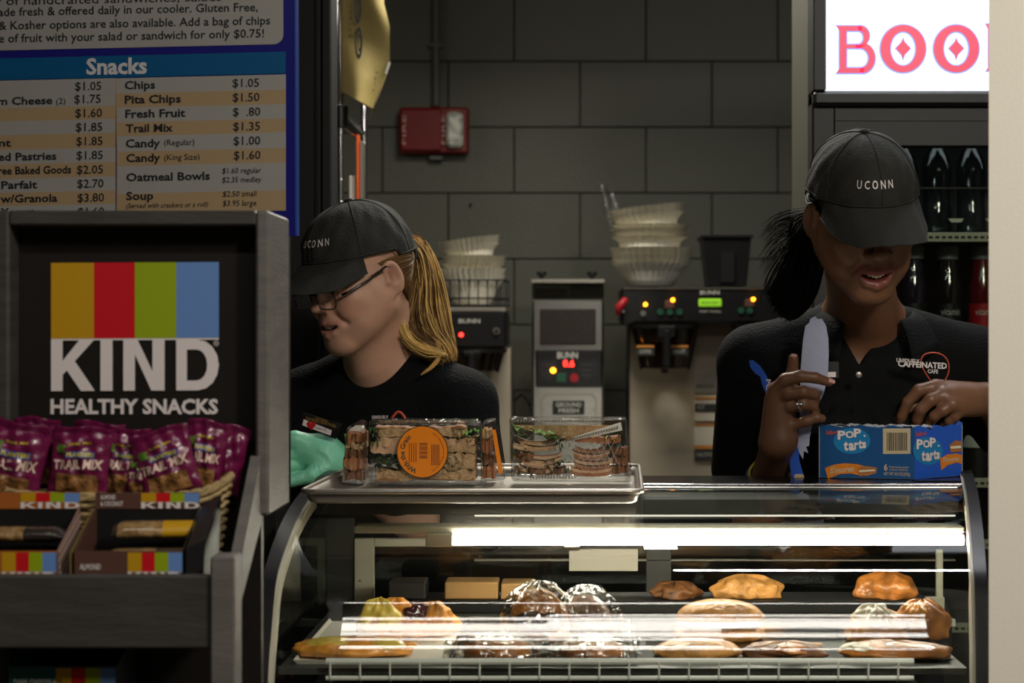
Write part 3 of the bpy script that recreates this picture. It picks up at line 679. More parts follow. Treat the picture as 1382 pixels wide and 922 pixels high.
filters(876, 318, 288, 34, 49, 4.9, -7, 'top tilted stack of white fluted coffee filters on the twin brewer', 'white coffee filters on the machines', 3, 4)
q = MB(); q.grid(lambda u, v: P(806+v*22+u*(14+10*v)+3*math.sin(9*v+5*u), 248+v*75, 4.9+.02*math.sin(7*u+6*v)), 10, 20)
tag(q.build('plastic_sleeve', 'poly_film', smooth=True), 'crumpled clear plastic sleeve beside the big pile of coffee filters', 'plastic bag')
# --- black bin
t = thing('black_bin', 'small black square plastic bin standing on the twin brewer', 'bin', P(982, 386, 4.9))
q = MB(); d = 4.86
def sq(x0, x1, y, d0, d1): a = P(x0, y, d0); b = P(x1, y, d0); return [(a.x, d0, a.z), (b.x, d0, a.z), (b.x, d1, a.z), (a.x, d1, a.z)]
q.hexa(sq(955, 1008, 386, 4.87, 4.99), sq(949, 1014, 321, 4.86, 5.02)); q.build('body', 'black_plastic', t)
MB().box((P(946, 0, 4.85).x, 4.85, P(0, 321, 4.85).z), (P(1017, 0, 4.85).x, 5.03, P(0, 317, 4.85).z), bev=.002).build('rim', 'black_plastic', t)
pb(972, 340, 992, 382, 4.855, 4.87, bev=.002).build('raised_panel', 'black_plastic', t)
# --- grinder
t = thing('coffee_grinder', 'tall stainless coffee grinder with dark window and red digits, between the two brewers', 'coffee grinder', (P(767, 0, 4.8).x, 4.95, zc))
a = P(718, 404, 4.8); b = P(815, 404, 4.8)
MB().box((a.x, 4.8, zc), (b.x, 5.1, a.z), 'steel', bev=.006).build('body', 'steel', t)
MB().box((a.x, 4.8, a.z), (b.x, 5.1, P(0, 381, 4.8).z), bev=.004).build('hopper', 'hopper_clear', t)
MB().box((a.x-.003, 4.795, P(0, 382, 4.8).z), (b.x+.003, 5.105, P(0, 377, 4.8).z), bev=.002).build('hopper_lid', 'steel_dull', t)
MB().box((a.x+.008, 4.81, a.z+.001), ((a.x+b.x)/2-.004, 5.05, a.z+.03)).box(((a.x+b.x)/2+.004, 4.81, a.z+.001), (b.x-.008, 5.05, a.z+.038)).build('coffee_beans', 'window_dark', t)
for x in (731, 799):
    c = P(x, 377, 4.9); MB().lathe([(.006, -.01), (.006, .008), (.014, .012), (.014, .02), (.001, .021)], c, 14).build('lid_knob', 'black_plastic', t, smooth='auto')
pb(729, 417, 804, 465, 4.793, 4.8, bev=.002).build('window', 'window_dark', t)
pb(723, 472, 813, 523, 4.785, 4.8, bev=.004).build('control_panel', 'black_plastic', t)
pt('BUNN', 752, 780, 483.5, 8, 4.783, 'print_grey', t, .03)
pb(758, 485, 777, 496, 4.783, 4.785, bev=0).build('display_window', 'black_matte', t)
pt('0.6', 760, 775, 495, 8.5, 4.782, 'led_red', t, .02, 'display_digits')
for x in (728, 781):
    q = MB(); q.slab([P(x+a_, y_, 4.784) for a_, y_ in ((0, 487), (24, 485), (24, 503), (14, 514), (6, 512), (0, 500))][::-1], (0, .003, 0)); q.build('button_field', 'case_frame', t)
for x, y in ((739, 493), (792, 493), (792, 500), (792, 507)): pb(x-6, y-2, x+6, y+2, 4.781, 4.784, bev=0).build('button', 'print_grey' if 0 else 'label_dark', t)
led(746.5, 500, 3.6, 4.782, 'led_orange', t)
pb(751, 504, 764, 516, 4.781, 4.785, bev=.001).build('start_button', 'btn_green', t); led(775, 510, 6, 4.784, 'btn_red', t, 'stop_button')
ring(*(lambda q: (q, (lambda a, b: P(a, b, 4.796)), [(736, 531), (799, 531), (806, 538), (806, 575), (729, 575), (729, 538)], [(738, 534), (797, 534), (803, 540), (803, 575), (732, 575), (732, 540)]))(q := MB())); q.build('raised_border', 'steel_dull', t)
pb(746, 541, 789, 560, 4.79, 4.8, bev=.001).build('sign_plate', 'black_plastic', t)
pt('GROUND', 750, 785, 549, 5.5, 4.788, 'print_grey', t, .02); pt('FRESH', 754, 781, 557, 5.5, 4.788, 'print_grey', t, .02)
for x in (733, 802): led(x, 553, 2.3, 4.8, 'steel_dull', t, 'screw')
c = MB().tube([P(694, 541, 5.3), P(704, 532, 5.2), P(712, 541, 5.1), P(716, 548, 5.05), P(720, 556, 5.04)], .004, 6).build('power_cord', 'black_plastic', smooth=True)
tag(c, 'thin black power cord looping behind the coffee grinder', 'cord')
# --- single brewer
t = thing('single_coffee_brewer', 'narrow coffee brewer with one red light, partly behind the blond ponytail', 'coffee machine', (P(645, 0, 4.8).x, 4.95, zc))
pb(597, 420, 683, 470, 4.74, 5.0, bev=.006).build('control_head', 'black_plastic', t)
pb(597, 415, 683, 421, 4.74, 5.0, bev=.002).build('top_plate', 'steel_dull', t)
pt('BUNN', 619, 648, 436, 5.5, 4.737, 'print_grey', t, .02)
led(622.5, 452, 3, 4.737, 'led_red', t); led(670, 447, 5, 4.738, 'steel', t, 'knob'); led(670, 447, 2.4, 4.733, 'black_plastic', t, 'knob_centre')
a = P(604, 470, 4.86); b = P(689, 470, 4.86); MB().box((a.x, 4.86, zc+.06), (b.x, 5.08, a.z)).build('splash_panel', 'brewer_panel', t)
MB().box((a.x-.01, 4.62, zc), (b.x, 5.08, zc+.06), bev=.006).build('base', 'black_plastic', t)
funnel(640, 473, 502, 42, 32, 4.78, t)
pb(638, 518, 664, 560, 4.852, 4.86, None, 0).build('label', 'label_cream', t); pb(638, 545, 664, 551, 4.849, 4.852, None, 0).build('label_stripe', 'label_yellow', t); pb(638, 552, 664, 562, 4.849, 4.852, None, 0).build('label_stripe', 'label_dark', t)
# wire basket + filters
t = thing('wire_basket', 'black wire basket holding coffee filters on top of the narrow brewer', 'basket', P(638, 414, 4.88))
x0, x1 = P(595, 0, 4.8).x, P(683, 0, 4.8).x; zt, zb2 = P(0, 378, 4.8).z, P(0, 413, 4.8).z
for z in (zt, (zt*.3+zb2*.7), zb2+.002): MB().tube([(x0, 4.8, z), (x1, 4.8, z), (x1, 5.0, z), (x0, 5.0, z)], .0028, 6, closed=True).build('hoop', 'black_plastic', t)
for y in (4.8, 5.0):
    for k in range(8):
        xx = x0+(x1-x0)*k/7; w_ = (x1-x0)/7
        if k < 7: MB().tube([(xx, y, zb2), (xx, y, zt-.012), (xx+w_*.15, y, zt), (xx+w_*.85, y, zt), (xx+w_, y, zt-.012), (xx+w_, y, zb2)], .002, 5).build('wire_loop', 'black_plastic', t)
filters(638, 411, 372, 24, 42, 4.9, 0, 'stack of white coffee filters standing in the black wire basket', 'white coffee filters on the machines', 4, 3)
filters(640, 376, 354, 34, 42, 4.9, 0, 'stack of white coffee filters rising just above the wire basket', 'white coffee filters on the machines', 3, 4)
filters(637, 354, 330, 26, 39, 4.9, -8, 'tilted topmost stack of white coffee filters over the wire basket', 'white coffee filters on the machines', 3, 3.5)

# ================================================================== drinks cooler at the right
d = 3.4
t = thing('drinks_cooler', 'tall black glass-front drinks cooler with a lit sign above', 'cooler', (P(1096, 0, d).x+.42, 3.7, 0))
xl, xr2 = P(1096, 0, d).x, 1.25
MB().box((xl, d, 0), (P(1128, 0, d).x, 3.46, P(0, 126, d).z), 'black_frame', bev=.004).build('door_stile', 'black_frame', t)
MB().box((P(1128, 0, d).x, d, P(0, 196, d).z), (xr2, 3.46, P(0, 126, d).z), 'black_frame').build('door_rail', 'black_frame', t)
MB().box((P(1128, 0, d).x, d-.004, P(0, 163, d).z), (xr2, d, P(0, 161.5, d).z)).build('rail_trim', 'dark_trim', t)
MB().box((P(1127, 0, d).x, d-.003, 0), (P(1128, 0, d).x, d, P(0, 144, d).z)).build('stile_trim', 'dark_trim', t)
mat('side_olive', rgb(58, 57, 46), .6)
MB().box((xl, 3.461, 0), (xl+.03, 3.72, 2.32)).build('side_wall', 'side_olive', t)
MB().box((xr2, 3.4, 0), (xr2+.03, 3.72, 2.2)).build('side_wall', 'black_frame', t)
MB().box((xl+.03, 3.69, 0), (xr2, 3.72, 2.2)).build('back_wall', 'black_frame', t)
MB().box((xl, d, 0), (xr2, 3.72, .12)).build('plinth', 'black_frame', t)
MB().box((xl+.03, 3.5, P(0, 150, 3.5).z), (xr2, 3.69, P(0, 150, 3.5).z+.02)).build('inner_ceiling', 'black_frame', t)
MB().box((P(1128, 0, d).x, 3.43, .12), (xr2, 3.436, P(0, 196, d).z)).build('door_glass', 'rear_glass', t)
# sign box
MB().box((xl, 3.38, P(0, 144, d).z), (xr2, 3.46, P(0, 124, d).z), bev=.006).build('sign_sill', 'black_frame', t)
MB().box((xl, 3.38, P(0, 124, d).z), (P(1113, 0, d).x, 3.46, 2.3), bev=.002).build('sign_stile', 'black_frame', t)
MB().box((xl+.031, 3.47, P(0, 144, d).z), (xr2, 3.69, 2.3)).build('sign_housing', 'black_frame', t)
MB().box((xl, 3.38, 2.3), (xr2, 3.72, 2.32)).build('sign_top', 'black_frame', t)
mat('sign_lit', (.85, .88, .9, 1), .4, emit=(.84, .90, .97, 1), est=.9); mat('sign_pink', rgb(220, 50, 90), .4, emit=(.74, .07, .13, 1), est=.62); mat('sign_outline', rgb(110, 140, 230), .4, emit=(.28, .42, .92, 1), est=.8)
SP = Plane((0, 3.39, 0), (0, 1, 0))
MB().box((P(1112, 0, d).x, 3.392, P(0, 125, d).z), (xr2, 3.45, 2.3)).build('sign_panel', 'sign_lit', t)
def sg(zx, zy, off=.002): return SP.px(1080+zx/4.576, zy/4.576, off)
def letter(outer, inners, nm):
    # outlines in zoom units; outer drawn with edge colour, inset copy in pink
    pass
def arc(cx, cy, rx, ry, a0, a1, n): return [(cx+rx*math.cos(R(a0+(a1-a0)*i/n)), cy+ry*math.sin(R(a0+(a1-a0)*i/n))) for i in range(n+1)]
# B: body as strips around two counters
def Bshape(e, off, m):
    q = MB()
    def pg(pts): q.poly([sg(a, b, off) for a, b in pts], m)
    ox, oy = 213+e*.9, 153+e; yb = 461-e; 
    pg([(ox, oy), (ox+22, oy+30), (ox+22, yb-30), (ox, yb), (292-e, yb), (292-e, oy)])          # stem with flared serifs
    top, mid, bot = oy, 285, yb
    pg([(292-e, top), (380, top), (380, 200-e), (292-e, 200-e)]); pg([(292-e, 268+e), (380, 268+e), (380, 308-e), (292-e, 308-e)]); pg([(292-e, 412+e), (390, 412+e), (390, yb), (292-e, yb)])
    o1 = arc(372, (top+288)/2, 62-e, (288-top)/2, -90, 78, 16); i1 = arc(356, 234, 27+e, 34+e, -90, 90, 16)
    ring_open(q, o1, i1, off, m)
    o2 = arc(384, (265+bot)/2, 85-e, (bot-265)/2, -72, 90, 16); i2 = arc(370, 360, 44+e, 52+e, -90, 90, 16)
    ring_open(q, o2, i2, off, m)
    pg([(356, 200-e), (356, top), (374, top), (374, 200-e)]); pg([(340, 308-e), (340, 268+e), (400, 268+e), (370, 308-e)]); pg([(366, 412+e), (392, 412+e), (392, yb), (366, yb)])
    return q
def ring_open(q, a, b, off, m):
    n = len(a); q.add([sg(x, y, off) for x, y in a]+[sg(x, y, off) for x, y in b], [(i, n+i, n+i+1, i+1) for i in range(n-1)], m)
Bshape(0, .0015, 'sign_outline').build('letter_outline', 'sign_outline', t); Bshape(8, .003, 'sign_pink').build('letter', 'sign_pink', t)
for cx in (634, 962):
    q = MB(); ring(q, lambda a, b: sg(a, b, .0015), ell(cx, 302, 148, 155, 40), ell(cx, 302, 72, 98, 40)); q.build('letter_outline', 'sign_outline', t)
    q = MB(); ring(q, lambda a, b: sg(a, b, .003), ell(cx, 302, 140, 147, 40), ell(cx, 302, 80, 106, 40)); q.build('letter', 'sign_pink', t)
    def dia(e): return [(cx, 228+e*2), (cx+12-e*.3, 258+e*.8), (cx+54-e*1.6, 300), (cx+12-e*.3, 342-e*.6), (cx, 380-e*2.4), (cx-12+e*.3, 342-e*.6), (cx-54+e*1.6, 300), (cx-12+e*.3, 258+e*.8)]
    q = MB(); q.poly([sg(a, b, .0015) for a, b in dia(0)][::-1]); q.build('diamond_outline', 'sign_outline', t)
    q = MB(); q.poly([sg(a, b, .003) for a, b in dia(5)][::-1]); q.build('diamond', 'sign_pink', t)
for e, off, m, nm in ((0, .0015, 'sign_outline', 'letter_outline'), (7, .003, 'sign_pink', 'letter')):
    q = MB(); q.poly([sg(a, b, off) for a, b in [(1136+e, 143+e), (1156+e*.6, 180), (1156+e*.6, 420), (1136+e, 446-e), (1230, 446-e), (1230, 143+e)]][::-1]); q.build(nm, m, t)
# shelves
sh = []
for y in (320, 488, 652, 735, 848):
    z = P(0, y, 3.46).z
    MB().box((xl+.04, 3.475, z-.002), (xr2-.01, 3.69, z+.002), 'case_inner').build('shelf', 'case_inner', t)
    MB().box((xl+.04, 3.46, z-.009), (xr2-.01, 3.475, z+.009), bev=.001).build('shelf_rail', 'gasket', t)
    q = MB()
    for k in range(60):
        xx = xl+.06+k*.0125
        if xx < xr2-.03: q.box((xx, 3.4585, z-.003), (xx+.008, 3.4602, z+.002))
    tag(q.build('rail_slots', 'black_frame', t), None, kind='stuff')
z = P(0, 254, 3.46).z; zz = P(0, 312, 3.46).z
q = MB(); q.tube([(xl+.04, 3.462, z), (xr2-.01, 3.462, z)], .0018, 6); q.build('guard_wire', 'chrome', t)
for x in (1290, 1340): MB().tube([P(x, 254, 3.462), P(x, 316, 3.462)], .0016, 6).build('guard_wire', 'chrome', t); MB().slab([P(x-10, 295, 3.46), P(x+11, 295, 3.46), P(x+7, 300, 3.46), P(x-6, 300, 3.46)], (0, .004, 0)).build('wire_clip', 'steel_dull', t)
def bottle(x, ybase, ycap, rpx, capm, bodym, label, grp, lab=None, d=3.56, words=None, capr=14):
    c = P(x, ybase, d); s_ = d/F; h = (ybase-ycap)*s_; r = rpx*s_; cr = capr*s_
    t = thing('drink_bottle', label, 'bottle', c, grp)
    MB().lathe([(.001, 0), (r*.92, 0), (r, .006), (r, h*.24), (r*.93, h*.28), (r*.93, h*.5), (r, h*.56), (r*.98, h*.66), (r*.8, h*.76), (cr*.95, h*.83), (cr*.9, h*.9)], c, 24).build('bottle_body', bodym, t, smooth=True)
    MB().lathe([(cr*.95, h*.885), (cr*1.04, h*.89), (cr*1.04, h*.99), (cr*.96, h), (.001, h)], c, 24).build('cap', capm, t, smooth='auto')
    if lab:
        MB().lathe([(r*1.005, h*.05), (r*1.005, h*.5)], c, 24).build('wrap_label', lab, t, smooth=True)
        if words:
            q = MB(); text(q, words, lambda a, b: c+Vector((r*1.012*math.sin((a-.5)*2), -r*1.012*math.cos((a-.5)*2), b)), .15, .9, h*.4, -h*.06, m='print_white')
            q.v = [(v[0], v[1], v[2]) for v in q.v]; q.build('lettering', 'print_white', t)
    return t
mat('cap_grey', rgb(150, 152, 158), .4); mat('cap_white', rgb(220, 220, 220), .4); mat('juice_dark', rgb(30, 22, 26), .1, coat=1); mat('juice_red', rgb(110, 12, 22), .15, coat=1); mat('label_red', rgb(190, 20, 35), .4); mat('label_black', rgb(24, 24, 26), .4); mat('label_white', rgb(225, 225, 225), .4)
mat('juice_purple', rgb(40, 30, 52), .1, coat=1)
g2 = 'drink bottles in the cooler'
bottle(1232, 487, 332, 19, 'cap_grey', 'juice_purple', 'grey-capped dark bottle just beside the smiling face, leftmost of the middle cooler row', g2, 'label_black')
bottle(1279, 487, 333, 18.5, 'cap_grey', 'juice_dark', 'grey-capped dark bottle in the middle of the middle cooler row', g2, 'label_black', words='vitamin')
bottle(1325, 487, 333, 18.5, 'cap_grey', 'juice_red', 'grey-capped red bottle with red label beside the beige wall end', g2, 'label_red', words='vitamin')
for i, (x, l) in enumerate(((1172, 'hidden'), (1218, ''), (1264, ''), (1310, ''))):
    bottle(x, 318, 178, 20, 'cap_white', 'bottle_clear', ['tall clear water bottle behind the cap crown on the top cooler shelf', 'tall clear water bottle at the cap edge on the top cooler shelf', 'tall clear water bottle left of the wire divider on the top cooler shelf', 'tall clear water bottle right of the wire divider on the top cooler shelf'][i], 'tall water bottles on the top cooler shelf', None, capr=10)
bottle(1318, 650, 520, 22, 'cap_white', 'label_white', 'white and black labelled bottle low in the cooler right of the blue box', g2, 'label_white', words='zero')
t2 = [o for o in scene.objects if o.get('label', '').startswith('white and black labelled')][0]
q = MB(); c = P(1318, 650, 3.56); q.lathe([(22*3.56/F*1.01, .008), (22*3.56/F*1.01, .07)], c, 24).build('black_band', 'label_black', t2, smooth=True)
# ================================================================== curved glass display case
XLc = -.405
G = [(2.73, 1.2165), (2.65, 1.2145), (2.58, 1.2095), (2.50, 1.199), (2.43, 1.185), (2.37, 1.167), (2.325, 1.150), (2.292, 1.134), (2.2735, 1.1166), (2.2600, 1.0914), (2.2465, 1.0662), (2.2330, 1.0410), (2.223, 1.010), (2.219, .97), (2.216, .93)]
def XRc(y): return .505+max(0, (y-2.224))*.19
def smooth(pts, n=4):
    out = []
    for i in range(len(pts)-1):
        p0 = pts[max(0, i-1)]; p1 = pts[i]; p2 = pts[i+1]; p3 = pts[min(len(pts)-1, i+2)]
        for k in range(n):
            u = k/n; out.append(tuple(.5*((2*b)+(-a+c)*u+(2*a-5*b+4*c-d_)*u*u+(-a+3*b-3*c+d_)*u**3) for a, b, c, d_ in zip(p0, p1, p2, p3)))
    out.append(tuple(pts[-1])); return out
GS = smooth(G, 4)
t = thing('display_case', 'black countertop pastry case with curved glass front and lit inside', 'display case', (.07, 2.45, 0))
q = MB(); n = len(GS)
def gnorm(i):
    a = GS[max(0, i-1)]; b = GS[min(n-1, i+1)]; v = Vector((0, b[0]-a[0], b[1]-a[1])).normalized(); return Vector((0, v.z, -v.y))
vs = []; 
for i, (y, z) in enumerate(GS): vs += [Vector((XLc+.02, y, z)), Vector((XRc(y)-.012, y, z))]
q.add(vs, [(2*i, 2*i+1, 2*i+3, 2*i+2) for i in range(n-1)]); gl = q.build('curved_glass', 'case_glass', t, smooth=True)
# end frames: strip along the profile, continuing over the top
prof = [(2.885, 1.221), (2.82, 1.221), (2.76, 1.2195)]+GS+[(2.216, .9)]
def frame(x0f, x1f, out, inn, m, nm):
    q = MB(); L_ = len(prof); vs = []
    for i, (y, z) in enumerate(prof):
        a = prof[max(0, i-1)]; b = prof[min(L_-1, i+1)]; v = Vector((0, b[0]-a[0], b[1]-a[1])).normalized(); nn = Vector((0, v.z, -v.y)); nn = nn if nn.z >= -.01 or nn.y < 0 else -nn
        if nn.y > .01: nn = -nn
        c = Vector((0, y, z))
        for x, o in ((x0f(y), out), (x1f(y), out), (x1f(y), -inn), (x0f(y), -inn)): 
            p = c+nn*o; vs.append(Vector((x, p.y, p.z)))
    fs = []
    for i in range(L_-1):
        for k in range(4): fs.append((4*i+k, 4*i+(k+1) % 4, 4*i+4+(k+1) % 4, 4*i+4+k))
    fs += [(0, 1, 2, 3), (4*L_-4, 4*L_-1, 4*L_-2, 4*L_-3)]
    q.add(vs, fs); return q.build(nm, m, t, smooth='auto')
frame(lambda y: XLc, lambda y: XLc+.018, .007, .02, 'case_frame', 'end_frame')
frame(lambda y: XLc+.018, lambda y: XLc+.023, .003, .016, 'gasket', 'gasket_strip')
frame(lambda y: XRc(y)-.008, lambda y: XRc(y)+.008, .007, .02, 'case_frame', 'end_frame')
frame(lambda y: XRc(y)-.012, lambda y: XRc(y)-.008, .003, .016, 'gasket', 'gasket_strip')
# end walls
for xf, m in ((lambda y: XLc+.001, 'case_black'), (lambda y: XRc(y)-.002, 'case_black')):
    q = MB(); pts = [(xf(2.9), 2.88, 1.213)]+[(xf(y), y+.004, z-.004) for y, z in GS]+[(xf(2.22), 2.22, .9), (xf(2.9), 2.88, .9)]
    q.slab(pts, (.004, 0, 0)); q.build('end_glass', 'rear_glass', t)
# top
MB().hexa([(XLc, 2.725, 1.2075), (XRc(2.725), 2.725, 1.2075), (XRc(2.885), 2.885, 1.2075), (XLc, 2.885, 1.2075)], [(XLc, 2.73, 1.219), (XRc(2.725), 2.73, 1.219), (XRc(2.885), 2.885, 1.219), (XLc, 2.885, 1.219)]).build('top_plate', 'case_black', t)
MB().tube([(XLc+.01, 2.728, 1.2175), (XRc(2.725)-.01, 2.728, 1.2175)], .0022, 8).build('top_edge_trim', 'chrome', t)
MB().tube([(XLc+.02, 2.69, 1.2165), (XRc(2.69)-.02, 2.69, 1.2165)], .0016, 8).build('hinge_rail', 'steel', t)
MB().box((XRc(2.8)-.09, 2.76, 1.219), (XRc(2.8)-.0, 2.79, 1.2215), bev=.001).build('top_corner_plate', 'case_black', t)
# inside top, light channel
MB().box((XLc+.02, 2.60, 1.185), (XRc(2.6)-.02, 2.87, 1.207)).build('inner_top', 'case_inner', t)
zl = P(0, 726, 2.55).z
mat('tube_light', (1, 1, 1, 1), .4, emit=(1, .94, .78, 1), est=34); mat('mirror_glow', rgb(240, 235, 215), .4, emit=(1, .95, .8, 1), est=.9)
MB().box((P(478, 0, 2.56).x, 2.552, zl+.006), (P(1300, 0, 2.56).x, 2.60, zl+.016), bev=.002).build('light_channel', 'case_cream', t)
MB().cyl((P(612, 0, 2.55).x, 2.55, zl-.003), (P(1300, 0, 2.55).x, 2.55, zl-.003), .0075, 14).build('light_tube', 'tube_light', t, smooth='auto')
MB().box((P(575, 0, 2.55).x, 2.54, zl-.012), (P(612, 0, 2.55).x, 2.56, zl+.007), bev=.002).build('tube_end_cap', 'case_cream', t)
for x in (772,): MB().box((P(x-10, 0, 2.54).x, 2.538, zl-.017), (P(x+10, 0, 2.54).x, 2.562, zl-.011)).build('tube_clip', 'steel_dull', t)
# rear door frames and glass
fr = 2.84
def rf(x0, y0, x1, y1, m='case_cream', th=.012, d=fr, nm='rear_frame'): a = P(x0, y1, d); b = P(x1, y0, d); return MB().box((a.x, d, a.z), (b.x, d+th, b.z), bev=.0012).build(nm, m, t)
rf(478, 727, 505, 838); rf(505, 727, 640, 738); rf(428, 737, 438, 838); rf(404, 727, 438, 737)
rf(438, 700, 478, 842, 'case_inner', .01, fr+.004, 'rear_mullion'); rf(872, 742, 906, 842, 'case_inner', .01, fr+.004, 'rear_mullion')
rf(1264, 742, 1273, 838); rf(1248, 806, 1275, 838, 'case_cream', .01, fr-.003, 'latch_plate')
rf(404, 836, 1290, 846, 'white_wire', .012, fr, 'rear_sill'); rf(640, 755, 1290, 758, 'steel_dull', .006, fr+.004, 'rear_track')
rf(640, 695, 1290, 697.5, 'mirror_glow', .003, 2.63, 'mirror_glow_strip')  # no lamp: emission stands in for the bright line in the mirror
q = MB(); q.box((P(505, 0, fr).x, fr+.005, P(0, 836, fr).z), (P(1264, 0, fr).x, fr+.008, P(0, 738, fr).z)); q.build('rear_door_glass', 'rear_glass', t)
rf(768, 741, 861, 771, 'label_cream', .002, fr-.004, 'paper_notice')
MB().lathe([(.0025, 0), (.0025, .002), (.001, .003)], P(486, 785, fr), 8).build('screw', 'steel_dull', t)
# deck and wire shelf
zd = 1.026
deck = MB().box((XLc+.024, 2.262, zd-.010), (XRc(2.25)-.015, 2.83, zd-.002)); deck.build('deck', 'case_inner', t)
q = MB(); xs0, xs1 = P(440, 0, 2.25).x, P(1233, 0, 2.25).x; zr = P(0, 893, 2.25).z
MB().tube([(xs0, 2.25, zr), (xs1, 2.25, zr)], .0042, 8).build('shelf_rail', 'white_wire', t, smooth='auto')
MB().tube([(xs0, 2.25, zr-.021), (xs1, 2.25, zr-.021)], .003, 8).build('shelf_rail', 'white_wire', t, smooth='auto')
kk = 0; wmesh = None
x = 446
while x < 1233:
    X = P(x, 0, 2.25).x
    if wmesh is None:
        wmesh = MB().tube([(X, 2.2465, zr), (X, 2.2465, zr-.021), (X, 2.252, zr-.025), (X, 2.4, zr-.025)], .0014, 5).build('shelf_wire', 'white_wire', t); bx = X
    else:
        o = wmesh.copy(); col.objects.link(o); o.parent = t; o.location = (X-bx, 0, 0)
    x += 40.3
MB().box((XLc+.024, 2.235, .9), (XRc(2.23)-.015, 2.83, .945)).build('lower_deck', 'case_inner', t)
for i, (x0, x1, w_) in enumerate(((405, 620, 1), (640, 840, 0), (860, 1220, 0))):
    pass
# base cabinet
MB().box((XLc, 2.215, .08), (.535, 2.885, .9), bev=.004).build('base_cabinet', 'case_black', t)
MB().box((XLc+.02, 2.25, 0), (.515, 2.87, .08)).build('plinth', 'black_frame', t)
MB().box((XLc, 2.86, .9), (XRc(2.5), 2.885, .99)).build('rear_panel', 'case_black', t)
bag_ = MB().grid(lambda u, v: P(400+190*u, 910+14*v-4*math.sin(6*u), 2.36+.01*math.sin(12*u+3*v)), 14, 5)
# folded napkins/paper on the lower deck
mat('paper_grey', rgb(205, 200, 190), .6, bump=.3, bscale=30)
c = MB(); c.grid(lambda u, v: Vector((P(402, 0, 2.3).x+.175*u, 2.28+.1*v, .962+.012*math.sin(math.pi*min(1, u*1.02))*(1+.3*math.sin(17*u+4*v)))), 30, 12)
tag(c.build('folded_cloth', 'paper_grey', smooth=True), 'folded white paper lying low at the left under the wire shelf', 'paper')

# ---- pastries
mat('crust_gold', rgb(220, 146, 54), .35, var=.5, vscale=38, bump=.5, bscale=60, coat=.35)
mat('crust_brown', rgb(190, 118, 50), .35, var=.5, vscale=40, bump=.5, bscale=60, coat=.35)
mat('bread_tan', rgb(196, 138, 70), .5, var=.4, vscale=38, bump=.5, bscale=80, coat=.2)
mat('bread_dark', rgb(112, 70, 36), .55, var=.5, vscale=60, bump=.4, bscale=70)
mat('custard', rgb(228, 196, 84), .35, bump=.2, bscale=40, coat=.4); mat('jam', rgb(70, 26, 28), .25, coat=.8, bump=.3, bscale=50)
mat('tray_white', rgb(232, 228, 214), .45); mat('tray_black', rgb(18, 18, 18), .3, coat=.4); mat('filling_dark', rgb(66, 42, 26), .6)
mat('icing', rgb(236, 226, 200), .4)
def lump(mb, c, r, seed=0, amp=.1, m=None, nu=36, nv=20, flat=.35, curve=0, fr_=(3, 2)):
    rn = random.Random(seed); ph = [rn.random()*6.28 for _ in range(8)]
    def f(u, v):
        a = 2*math.pi*u; b = math.pi*(v-.5)
        k = 1+amp*(math.sin(fr_[0]*a+ph[0])*math.cos(b)*.6+math.sin(fr_[1]*3*a+ph[1]+3*b)*.3+math.sin(7*b+ph[2]+2*a)*.25*math.cos(b)+.2*math.sin(11*a+ph[3]-5*b)*math.cos(b))
        x = math.cos(a)*math.cos(b)*k; y = math.sin(a)*math.cos(b)*k; z = math.sin(b)*k
        if z < -flat: z = -flat
        return Vector((c[0]+r[0]*x, c[1]+r[1]*y+curve*x*x, c[2]+r[2]*(z+flat)/(1+flat)*1.0))
    mb.grid(f, nu, nv, m, cu=True)
def pastry(name, label, cat, x0, x1, ytop, d, parts, grp='pastries in the display case', zbase=None, film_=False, tray=None):
    zb_ = zbase if zbase is not None else zd
    cxx = P((x0+x1)/2, 0, d).x; w_ = (x1-x0)/F*d; h_ = H-(ytop-PY)/F*d-zb_
    t_ = thing(name, label, cat, (cxx, d, zb_), grp)
    for i, (nm, m, cx, cy, rx, ry, zz, rz, amp, sd) in enumerate(parts):
        q = MB(); lump(q, (cxx+cx*w_, d+cy, zb_+zz*h_), (rx*w_, ry, rz*h_), sd, amp*1.5, m, 56, 32); q.build(nm, m, t_, smooth=True)
    if film_:
        q = MB(); lump(q, (cxx, d, zb_+.001), (w_*.54, .058, h_*1.04), 5, .13, 'wrap_film', 60, 30, fr_=(4, 3)); q.build('plastic_wrap', 'wrap_film', t_, smooth=True)
        if film_ == 2:
            for s_ in (-1, 1):
                q = MB(); q.grid(lambda u, v: Vector((cxx+s_*w_*(.5+.14*u), d-.02+.05*v, zb_+.008+.012*u*math.sin(9*v+4)+.006*math.sin(14*v))), 6, 14, 'wrap_film'); q.build('wrap_tail', 'wrap_film', t_, smooth=True)
    return t_
